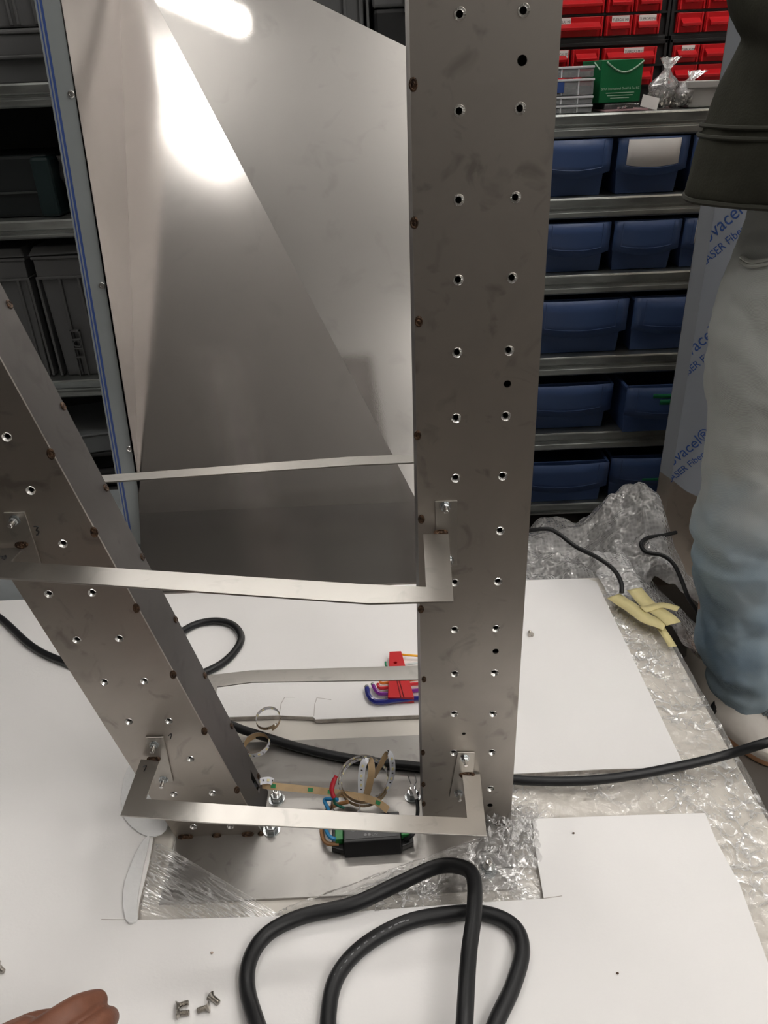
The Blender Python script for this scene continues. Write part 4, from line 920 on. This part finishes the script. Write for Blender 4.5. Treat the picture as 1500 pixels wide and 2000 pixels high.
P = spline([onZ(x, y, z) for x, y, z in ((505, 1532, ZP+.020), (540, 1536, ZP+.026), (600, 1542, ZP+.020), (645, 1547, ZP+.018), (700, 1556, ZP+.022), (735, 1566, ZP+.028), (758, 1582, ZP+.026))], 8); led('length of LED strip showing its tan adhesive back, running to the driver', P, V((.12, .75, .6)), .0095, -1, False, (.15, .36, .5, .85))
c_ = onZ(712, 1528, ZP+.02)
P, S_ = coil(c_, .034, 90, V((1, 0, 0)), V((0, .97, .25)), 2.4, .010, .5); led('large loose coil of LED strip behind the driver', P, S_, .008, -1)
P = spline([onZ(x, y, z) for x, y, z in ((716, 1552, ZP+.016), (722, 1530, ZP+.034), (726, 1505, ZP+.05), (722, 1484, ZP+.058), (711, 1490, ZP+.056), (706, 1515, ZP+.04), (706, 1548, ZP+.018))], 10); led('upright loop of LED strip standing in the coil', P, V((1, -.15, .1)), .0092, 1)
P = spline([onZ(x, y, z) for x, y, z in ((728, 1520, ZP+.03), (742, 1496, ZP+.052), (758, 1470, ZP+.066), (766, 1490, ZP+.055), (764, 1520, ZP+.035), (750, 1548, ZP+.018), (735, 1556, ZP+.012))], 10); led('slanting loop of LED strip beside the upright one', P, V((.75, .3, -.3)), .0088, 1)
c_ = onZ(676, 1576, ZP+.012); P, S_ = coil(c_, .019, 50, V((1, 0, 0)), V((0, .98, .18)), 1.8, .006, 0.); led('tight tan coil of LED strip just behind the driver', P, S_, .010, 1, False)
# ------------------------------------------------------------ hex key set on the foam
hk = thing('hex_key_holder', 'red plastic holder of the hex key set lying on the foam', 'tool holder', onZ(780, 1350, ZF))
def hz(x, y, h=.006): return onZ(x, y, ZF+h)
up4 = [hz(x, y, .0005) for x, y in ((758, 1374), (809, 1374), (784, 1283), (761, 1284))]
hh = V((0, 0, .013)); MB().prism([p+V((0, 0, .013)) for p in up4], (0, 0, -.0125), [circle(hz(772, 1294, .0135), XA, YA, .003, 12)]).obj('holder_body', mat('red holder plastic', (.55, .010, .015), .4), hk, .002)
for a_, b_ in (((776, 1330), (783, 1362)), ((780, 1328), (789, 1362))): MB().tube([hz(*a_, .0136), hz(*b_, .0136)], .0011, 6).obj('grip_groove', mat('dark red groove', (.22, .004, .008), .5), hk)
def hexkey(label, col, r, pts, tip=None, h=.007):
    P = [hz(x, y, h) for x, y in pts]; t = thing('hex_key', label, 'hex key', P[0], 'coloured hex keys')
    MB().tube(spline(P, 5), r, 6).obj('sleeve', mat('hex key '+label.split()[0], col, .28, coat=.3), t)
    if tip:
        d = (P[0]-P[1]).normalized(); MB().tube([P[0], P[0]+d*.0045], r*.92, 6).obj('steel_tip', M_NUT, t)
hexkey('dark blue hex key, the largest of the set', (.012, .018, .20), .0042, [(717, 1344), (720, 1358), (730, 1369), (745, 1371), (790, 1366), (900, 1358)], True)
hexkey('purple hex key, second largest of the set', (.20, .02, .26), .0034, [(729, 1339), (734, 1348), (742, 1355), (760, 1355), (800, 1350), (890, 1343)], True)
hexkey('bright red hex key in the holder', (.60, .02, .03), .0029, [(738, 1336), (740, 1342), (748, 1344), (770, 1341), (810, 1336), (880, 1330)])
hexkey('orange hex key in the holder', (.80, .22, .03), .0025, [(742, 1331), (746, 1334), (760, 1333), (810, 1327), (870, 1320)])
hexkey('amber hex key swung out above the holder', (.85, .42, .01), .0020, [(772, 1283), (775, 1279), (782, 1278), (800, 1280), (860, 1284)], None, .010)
hexkey('bare steel hex key beside the red holder', (.62, .66, .66), .0018, [(770, 1304), (785, 1299), (822, 1294), (860, 1290)], None, .010)
hexkey('green hex key with its short end showing left of the holder', (.01, .22, .09), .0018, [(753, 1293), (754, 1300), (760, 1305), (780, 1308), (860, 1301)], None, .008)
# ------------------------------------------------------------ loose screws and crumbs on the foam
M_SCR = mat('stainless screw', (.50, .47, .43), .28, 1., n=.2, nscale=200)
def screw(px, py, ang, label, ln=.013):
    c = onZ(px, py, ZF+.003); c.z = ZF+.0030; t = thing('countersunk_screw', label, 'screw', (c.x, c.y, ZF), 'loose countersunk screws on the foam')
    d = V((math.cos(R(ang)), math.sin(R(ang)), -.10)).normalized(); M = frame(c+V((0, 0, .0014)), d)
    MB().lathe([(0, .0004), (.0022, .0004), (.0024, -.0003), (.0052, -.0003), (.0053, .0003), (.0029, .003)], M, 18).obj('head', M_SCR, t)
    pf = [(.0029, .003)]
    z = .003
    while z < ln: pf += [(.0030, z), (.0025, z+.0005)]; z += .001
    pf += [(.002, ln), (0, ln)]
    MB().lathe(pf, M, 12).obj('shank', M_SCR, t)
screw(345, 1967, 20, 'upper screw of the pair lying left of the cable in the foreground')
screw(346, 1982, 8, 'lower screw of the pair lying left of the cable in the foreground')
screw(411, 1946, -35, 'upper screw of the second pair, nearest the cable loop')
screw(409, 1968, 192, 'lower screw of the second pair, nearest the cable loop')
screw(-6, 1886, -35, 'single screw at the left picture edge')
screw(1037, 1241, 92, 'single screw standing out on the foam right of the right column', .011)
def crumb(px, py, r, mt, label):
    c = onZ(px, py, ZF); b = MB(); n_ = 7
    rings = [[V((c.x+r*(.4+.6*math.sin(math.pi*(k+.6)/5))*math.cos(6.283*i/n_)*(1+.3*N3(V((i, k, px)))), c.y+.8*r*math.sin(6.283*i/n_)*(.4+.6*math.sin(math.pi*(k+.6)/5)), ZF+.0002+r*.3*k)) for i in range(n_)] for k in range(5)]
    b.loft(rings); tag(b.obj('crumb', mt), label, 'debris', 'crumbs on the foam')
M_BRC = mat('brown crumb', (.10, .06, .04), .7)
crumb(1120, 1628, .0016, M_BRC, 'dark crumb near the inner corner of the foam sheet')
crumb(1206, 1902, .0016, M_BRC, 'brown crumb on the right front of the foam')
crumb(414, 1862, .0018, mat('tan crumb', (.5, .4, .33), .7), 'tan crumb above the loose screws')
# ------------------------------------------------------------ people
def remesh(o, vox, sm=4, disp=None):
    q = o.modifiers.new('r', 'REMESH'); q.mode = 'VOXEL'; q.voxel_size = vox; q.use_smooth_shade = True
    q = o.modifiers.new('s', 'SMOOTH'); q.iterations = sm; q.factor = .5
    if disp:
        for ti, (sc_, st) in enumerate(disp):
            tx = bpy.data.textures.new('fold', 'CLOUDS'); tx.noise_scale = sc_; tx.noise_depth = 1
            q = o.modifiers.new('d', 'DISPLACE'); q.texture = tx; q.strength = st; q.mid_level = .5; q.texture_coords = 'LOCAL'
def limb(b, pts, rs, seg=14, sub=5):
    P = spline(pts, sub); n = len(pts); RR = []
    for i in range(len(P)):
        u = i/(len(P)-1)*(n-1); k = min(n-2, int(u)); f = u-k; RR.append(rs[k]*(1-f)+rs[k+1]*f)
    # rounded ends
    d0 = (P[0]-P[1]).normalized(); d1 = (P[-1]-P[-2]).normalized()
    pre = [P[0]+d0*RR[0]*q for q in (.98, .8, .5)]; pr = [RR[0]*q for q in (.2, .6, .866)]
    post = [P[-1]+d1*RR[-1]*q for q in (.5, .8, .98)]; po = [RR[-1]*q for q in (.866, .6, .2)]
    b.tube(pre+P+post, pr+RR+po, seg)
def ell(c, rx, ry, n_=28, wob=0., k=0.):
    return [V((c[0]+rx*math.cos(a_)*(1+wob*N3(V((math.cos(a_)*2, math.sin(a_)*2, c[2]*14+k)))), c[1]+ry*math.sin(a_)*(1+wob*N3(V((math.cos(a_)*2+4, math.sin(a_)*2, c[2]*14+k)))), c[2])) for a_ in [2*math.pi*i/n_ for i in range(n_)]]
def denim():
    m, t, b = nt('light blue denim'); L = t.links
    tc = t.nodes.new('ShaderNodeTexCoord'); n1 = t.nodes.new('ShaderNodeTexNoise'); n1.inputs['Scale'].default_value = 7; n1.inputs['Detail'].default_value = 6
    wv = t.nodes.new('ShaderNodeTexWave'); wv.inputs['Scale'].default_value = 330; wv.inputs['Distortion'].default_value = 1.5; wv.bands_direction = 'DIAGONAL'
    L.new(tc.outputs['Object'], n1.inputs['Vector']); L.new(tc.outputs['Object'], wv.inputs['Vector'])
    sx = t.nodes.new('ShaderNodeSeparateXYZ'); L.new(tc.outputs['Object'], sx.inputs[0])
    hz_ = t.nodes.new('ShaderNodeMapRange'); hz_.inputs[1].default_value = .35; hz_.inputs[2].default_value = .60; L.new(sx.outputs['Z'], hz_.inputs[0])
    ad = t.nodes.new('ShaderNodeMath'); ad.operation = 'MULTIPLY_ADD'; ad.inputs[1].default_value = .75; L.new(n1.outputs['Fac'], ad.inputs[2]); L.new(hz_.outputs[0], ad.inputs[0])
    cr = t.nodes.new('ShaderNodeValToRGB'); cr.color_ramp.elements[0].position = .3; cr.color_ramp.elements[1].position = 1.15 if False else 1.0
    cr.color_ramp.elements[0].color = (.19, .29, .40, 1); cr.color_ramp.elements[1].color = (.47, .49, .47, 1); e = cr.color_ramp.elements.new(.55); e.color = (.33, .42, .48, 1)
    L.new(ad.outputs[0], cr.inputs[0])
    mx = t.nodes.new('ShaderNodeMix'); mx.data_type = 'RGBA'; mx.blend_type = 'MULTIPLY'; mx.inputs['Factor'].default_value = .22; L.new(cr.outputs[0], mx.inputs['A']); L.new(wv.outputs['Color'], mx.inputs['B'])
    L.new(mx.outputs['Result'], b.inputs['Base Color']); b.inputs['Roughness'].default_value = .85; b.inputs['Specular IOR Level'].default_value = .15
    bp_ = t.nodes.new('ShaderNodeBump'); bp_.inputs['Strength'].default_value = .25; bp_.inputs['Distance'].default_value = .002; L.new(wv.outputs['Fac'], bp_.inputs['Height']); L.new(bp_.outputs[0], b.inputs['Normal'])
    return m
M_DENIM = denim()
M_SEAM = mat('denim seam', (.20, .24, .26), .85); M_JACKET = mat('dark olive cloth', (.042, .042, .032), .9, n=.25, nscale=14, bump=.25, bscale=300, spec=.15)
M_SKIN = mat('skin', (.40, .24, .17), .5); M_SHOE = mat('white shoe leather', (.62, .58, .53), .55, n=.12, nscale=20); M_SOLE = mat('gum sole', (.42, .22, .12), .6)
pn = thing('person', 'person in light blue jeans and a dark olive jacket standing beside the block', 'person', (.68, 1.2, 0))
LEG = [(1590, 400, 1.20, .108, .115), (1562, 480, 1.19, .110, .115), (1528, 560, 1.185, .107, .112), (1488, 700, 1.175, .102, .108), (1468, 850, 1.165, .094, .102), (1450, 950, 1.155, .087, .098), (1430, 1010, 1.15, .083, .095), (1421, 1045, 1.15, .087, .094),
       (1424, 1072, 1.148, .079, .090), (1416, 1095, 1.146, .084, .090), (1420, 1140, 1.143, .078, .088), (1423, 1190, 1.14, .073, .086), (1418, 1245, 1.137, .077, .086), (1420, 1285, 1.134, .074, .086), (1428, 1312, 1.132, .062, .078), (1424, 1330, 1.13, .066, .080), (1424, 1352, 1.128, .056, .070)]
jb = MB(); rings = []
for k, (px, py, Y_, rx, ry) in enumerate(LEG):
    c = onY(px+22, py, Y_); rings.append((c, rx*.93, ry*.95))
dense = []
cs = spline([r[0] for r in rings], 4); 
for i, c in enumerate(cs):
    u = i/4; k = min(len(rings)-2, int(u)); f = u-k; rx = rings[k][1]*(1-f)+rings[k+1][1]*f; ry = rings[k][2]*(1-f)+rings[k+1][2]*f
    fold = .0022 if c.z < .46 else .0008
    ring_ = []
    for q in range(36):
        a_ = 2*math.pi*q/36; w_ = fold*math.sin(c.z*60+2.6*math.sin(a_+.6)+1.7*math.sin(2*a_)+4*N3(V((math.cos(a_), math.sin(a_), c.z*3)))) + .003*N3(V((math.cos(a_)*2, math.sin(a_)*2, c.z*9)))
        ring_.append(V((c.x+(rx+w_)*math.cos(a_), c.y+(ry+w_)*math.sin(a_), c.z)))
    dense.append(ring_)
jb.loft(dense)
# other leg, mostly outside the picture, and the hips
off = [V((.215+.02*(1-r[0].z), .03, 0)) for r in rings]
jb.loft([ell(r[0]+o_, r[1], r[2], 30, .05) for r, o_ in zip(rings, off)])
hipc = rings[0][0]+V((.105, .01, 0))
jb.loft([ell(V((hipc.x, hipc.y, z)), rx, ry, 34) for z, rx, ry in ((.76, .12, .10), (.82, .20, .125), (.90, .212, .13), (.98, .200, .125), (1.03, .19, .12))])
jo = jb.obj('jeans', M_DENIM, pn); remesh(jo, .006, 3, [(.12, .016), (.035, .009)])
# pocket edge, seams: paths that follow the surface of the leg
def onleg(k, deg, out=.004):
    i = min(len(rings)-2, int(k)); f = k-i; c = rings[i][0].lerp(rings[i+1][0], f); rx = rings[i][1]*(1-f)+rings[i+1][1]*f; ry = rings[i][2]*(1-f)+rings[i+1][2]*f
    return V((c.x+(rx+out)*math.cos(R(deg)), c.y+(ry+out)*math.sin(R(deg)), c.z))
pk = spline([onleg(1.25, -174), onleg(1.3, -160), onleg(1.1, -142), onleg(.75, -122), onleg(.3, -106), onleg(0, -98)], 6)
for dz in (0, .006): MB().tube([p+V((0, 0, dz)) for p in pk], .0032, 8).obj('pocket_edge', mat('pocket edge denim', (.36, .37, .34), .85), jo)
sm_ = spline([onleg(k, d_, .002) for k, d_ in ((6.5, -20), (8, -28), (9.5, -33), (11, -36), (12.5, -38), (13.6, -42), (15, -58), (16, -70))], 6)
for dx in (-.0035, .0035): MB().tube([p+V((dx, 0, 0)) for p in sm_], .0024, 6).obj('leg_seam', M_SEAM, jo)
def shoe(c, ang):
    M = Matrix.Translation(c) @ Matrix.Rotation(R(ang), 4, 'Z')     # toe towards -y
    def out(s, z, dy=0.): return [M @ V((.046*s*math.cos(a_)*(1-.18*max(0, math.sin(a_))), -.06+.142*s*math.sin(a_)+dy, z)) for a_ in [2*math.pi*i/30 for i in range(30)]]
    so = MB().loft([out(.97, .001), out(1., .004), out(1., .014)]).obj('shoe_sole', M_SOLE, pn)
    u = MB().loft([out(1., .014), out(1.02, .024), out(1.0, .034), [M @ V((.038*math.cos(a_), -.045+.115*math.sin(a_), .055)) for a_ in [2*math.pi*i/30 for i in range(30)]], [M @ V((.036*math.cos(a_), .0+.072*math.sin(a_), .085)) for a_ in [2*math.pi*i/30 for i in range(30)]], [M @ V((.038*math.cos(a_), .02+.05*math.sin(a_), .105)) for a_ in [2*math.pi*i/30 for i in range(30)]]]).obj('shoe_upper', M_SHOE, pn)
    st = [M @ V((.047*math.cos(a_), -.075+.02*math.sin(a_)*.2, .026+.040*max(0, math.sin(a_)))) for a_ in [math.pi*i/12 for i in range(13)]]
    MB().ribbon(st, M.to_3x3() @ V((0, 1, .4)), .016).obj('shoe_strap', M_BLACK, u, 0, .002)
ft = onZ(1405, 1395, .0); ft.z = 0
shoe(V((ft.x-.005, ft.y+.055, 0)), 14); shoe(V((ft.x+.245, ft.y+.09, 0)), 12)
# jacket: flared hem with a double seam, sleeves
tcx = hipc.x-.042; tcy = hipc.y
jk = MB()
JR = [(.955, .262, .185), (.985, .262, .185), (1.03, .255, .180), (1.08, .242, .170), (1.16, .212, .155), (1.25, .185, .145), (1.36, .195, .145), (1.45, .20, .135), (1.50, .12, .10), (1.53, .07, .075)]
jk.loft([ell(V((tcx, tcy, z)), rx, ry, 36, .035, 3.) for z, rx, ry in JR])
for s in (-1, 1): limb(jk, [V((tcx+s*.165, tcy+.01, 1.42)), V((tcx+s*.185, tcy+.02, 1.30)), V((tcx+s*.185, tcy, 1.20)), V((tcx+s*.13, tcy-.16, 1.17)), V((tcx+s*.07, tcy-.26, 1.17))], [.066, .058, .054, .050, .046])
jo2 = jk.obj('jacket', M_JACKET, pn); remesh(jo2, .007, 3, [(.10, .012)])
def hemring(z, add):
    for (za, xa_, ya_), (zb_, xb_, yb_) in zip(JR, JR[1:]):
        if za <= z <= zb_: f = (z-za)/(zb_-za); break
    return ell(V((tcx, tcy, z)), xa_*(1-f)+xb_*f+add, ya_*(1-f)+yb_*f+add, 60, .035, 3.)
for z, ad_, r_ in ((1.053, .0, .0030), (1.040, .0, .0030), (.957, .0, .0042)):
    rg = hemring(z, ad_); MB().tube(rg+[rg[0]], r_, 6, False).obj('jacket_seam', mat('olive seam', (.035, .035, .026), .9), jo2)
# body inside the clothes: legs, trunk, arms, hands, head in one mesh
bd = MB()
hipR, hipL = rings[0][0], rings[0][0]+off[0]
ank = V((ft.x, ft.y+.075, .07)); ankL = ank+V((.245, .035, 0))
for h_0, a_0, kn in ((hipR, ank, rings[7][0]), (hipL, ankL, rings[7][0]+off[7])): limb(bd, [h_0, kn, a_0], [.07, .05, .033])
bd.loft([ell(V((tcx, tcy, z)), rx, ry, 20) for z, rx, ry in ((.86, .14, .09), (1.0, .15, .09), (1.2, .14, .085), (1.4, .17, .095), (1.47, .10, .07), (1.52, .055, .055), (1.58, .052, .056))])
hc = V((tcx-.01, tcy-.03, 1.66))
bd.loft([[hc+V((rx*math.cos(a_), ry*math.sin(a_)+dy, z)) for a_ in [2*math.pi*i/24 for i in range(24)]] for z, rx, ry, dy in ((-.115, .03, .035, -.03), (-.09, .05, .065, -.02), (-.04, .066, .085, -.005), (.02, .074, .096, .004), (.07, .066, .086, .008), (.105, .04, .055, .01), (.118, .01, .015, .01))])
limb(bd, [hc+V((0, -.088, .0)), hc+V((0, -.104, -.028))], [.008, .012])
for s in (-1, 1):
    limb(bd, [hc+V((s*.074, .008, -.02)), hc+V((s*.078, .012, .018))], [.010, .012])
    limb(bd, [V((tcx+s*.165, tcy, 1.42)), V((tcx+s*.185, tcy, 1.20)), V((tcx+s*.07, tcy-.26, 1.17)), V((tcx+s*.045, tcy-.30, 1.17))], [.05, .042, .03, .026])
    pm = V((tcx+s*.035, tcy-.325, 1.17)); limb(bd, [V((tcx+s*.05, tcy-.30, 1.17)), pm], [.028, .034])
    for k in range(4):
        zf = 1.145-.018*k; L_ = (.06, .07, .066, .05)[k]
        limb(bd, [pm+V((0, -.01, zf-1.12)), pm+V((-s*.02, -.01-L_*.55, zf-1.12)), pm+V((-s*.045, -.005-L_*.4, zf-1.12))], [.0095, .009, .008], 8, 3)
    limb(bd, [pm+V((-s*.005, .01, .03)), pm+V((-s*.03, -.015, .04)), pm+V((-s*.045, -.035, .035))], [.012, .0105, .009], 8, 3)
bo = bd.obj('body', M_SKIN, pn); remesh(bo, .006, 2)
M_HAIR = mat('dark hair', (.02, .015, .012), .6, bump=.5, bscale=200)
ho = MB().loft([[hc+V((rx*math.cos(a_), ry*math.sin(a_)+dy, z)) for a_ in [2*math.pi*i/24 for i in range(24)]] for z, rx, ry, dy in ((-.03, .070, .06, .042), (.03, .079, .075, .034), (.065, .075, .092, .016), (.10, .052, .07, .012), (.126, .02, .03, .01))]).obj('hair', M_HAIR, pn); remesh(ho, .005, 2)
for s in (-1, 1):
    MB().lathe([(0, -.006), (.008, -.004), (.011, 0), (.008, .004), (0, .006)], frame(hc+V((s*.03, -.083, .012)), V((0, -1, 0))), 12).obj('eye', mat('eye white', (.7, .68, .66), .3), bo)
    MB().tube([hc+V((s*.016, -.092, .030)), hc+V((s*.032, -.089, .034)), hc+V((s*.046, -.078, .028))], .003, 6).obj('eyebrow', M_HAIR, bo)
MB().tube([hc+V((-.024, -.083, -.060)), hc+V((0, -.094, -.058)), hc+V((.024, -.083, -.060))], .004, 8).obj('mouth', mat('lips', (.33, .15, .12), .5), bo)
# a hand reaching in at the lower left
hb_ = MB(); HZ = .385
def hp(x, y, dz=0.): return onZ(x, y, HZ+dz)
wr = hp(-190, 2230); pc = hp(10, 2085)
limb(hb_, [hp(-430, 2420, .03), hp(-300, 2320, .015), wr], [.040, .034, .028], 16, 4)
limb(hb_, [wr, hp(-80, 2150, .004), hp(0, 2090, .006)], [.028, .034, .034], 16, 4)
limb(hb_, [hp(-60, 2110, -.004), hp(40, 2045, .010)], [.030, .024], 16, 4)
limb(hb_, [hp(20, 2062, .012), hp(95, 2012, .020), hp(150, 1975, .016), hp(188, 1956, .002)], [.0165, .0150, .0138, .0105], 14, 5)     # index finger
limb(hb_, [hp(70, 2082, .006), hp(150, 2035, .012), hp(196, 2000, .004), hp(212, 1988, -.012)], [.0150, .0135, .0120, .0100], 14, 5)  # middle finger
limb(hb_, [hp(75, 2120, .0), hp(150, 2085, .004), hp(190, 2062, -.012), hp(185, 2058, -.030)], [.014, .0125, .0110, .0090], 12, 5)
limb(hb_, [hp(60, 2160, -.006), hp(125, 2135, -.006), hp(150, 2120, -.022), hp(145, 2115, -.034)], [.0125, .0110, .0095, .0080], 12, 5)
limb(hb_, [hp(-70, 2090, -.012), hp(0, 2040, -.028), hp(60, 2005, -.036), hp(110, 1990, -.040)], [.017, .0145, .0125, .0095], 12, 5)          # thumb, below the index finger
M_HSKIN = mat('brown skin', (.215, .085, .050), .48, n=.22, nscale=45, bump=.12, bscale=420, spec=.4)
hnd = hb_.obj('hand', M_HSKIN); remesh(hnd, .0014, 5)
tag(hnd, 'bare hand with bent fingers reaching in at the bottom left corner', 'hand')
wp = thing('wrapped_pack', 'pale blue-grey wrapped pack lying behind the block at the left picture edge', 'pack', (-.9, 1.45, 0))
MB().box((-1.4, 1.31, 0), (-.545, 1.62, .315)).obj('pack_body', mat('pale wrapped card', (.60, .65, .68), .35, n=.30, nscale=7), wp, .006)
MB().box((-1.0, 1.305, -.0), (-.95, 1.625, .3175)).obj('strap', mat('pack strap', (.55, .56, .56), .4), wp)
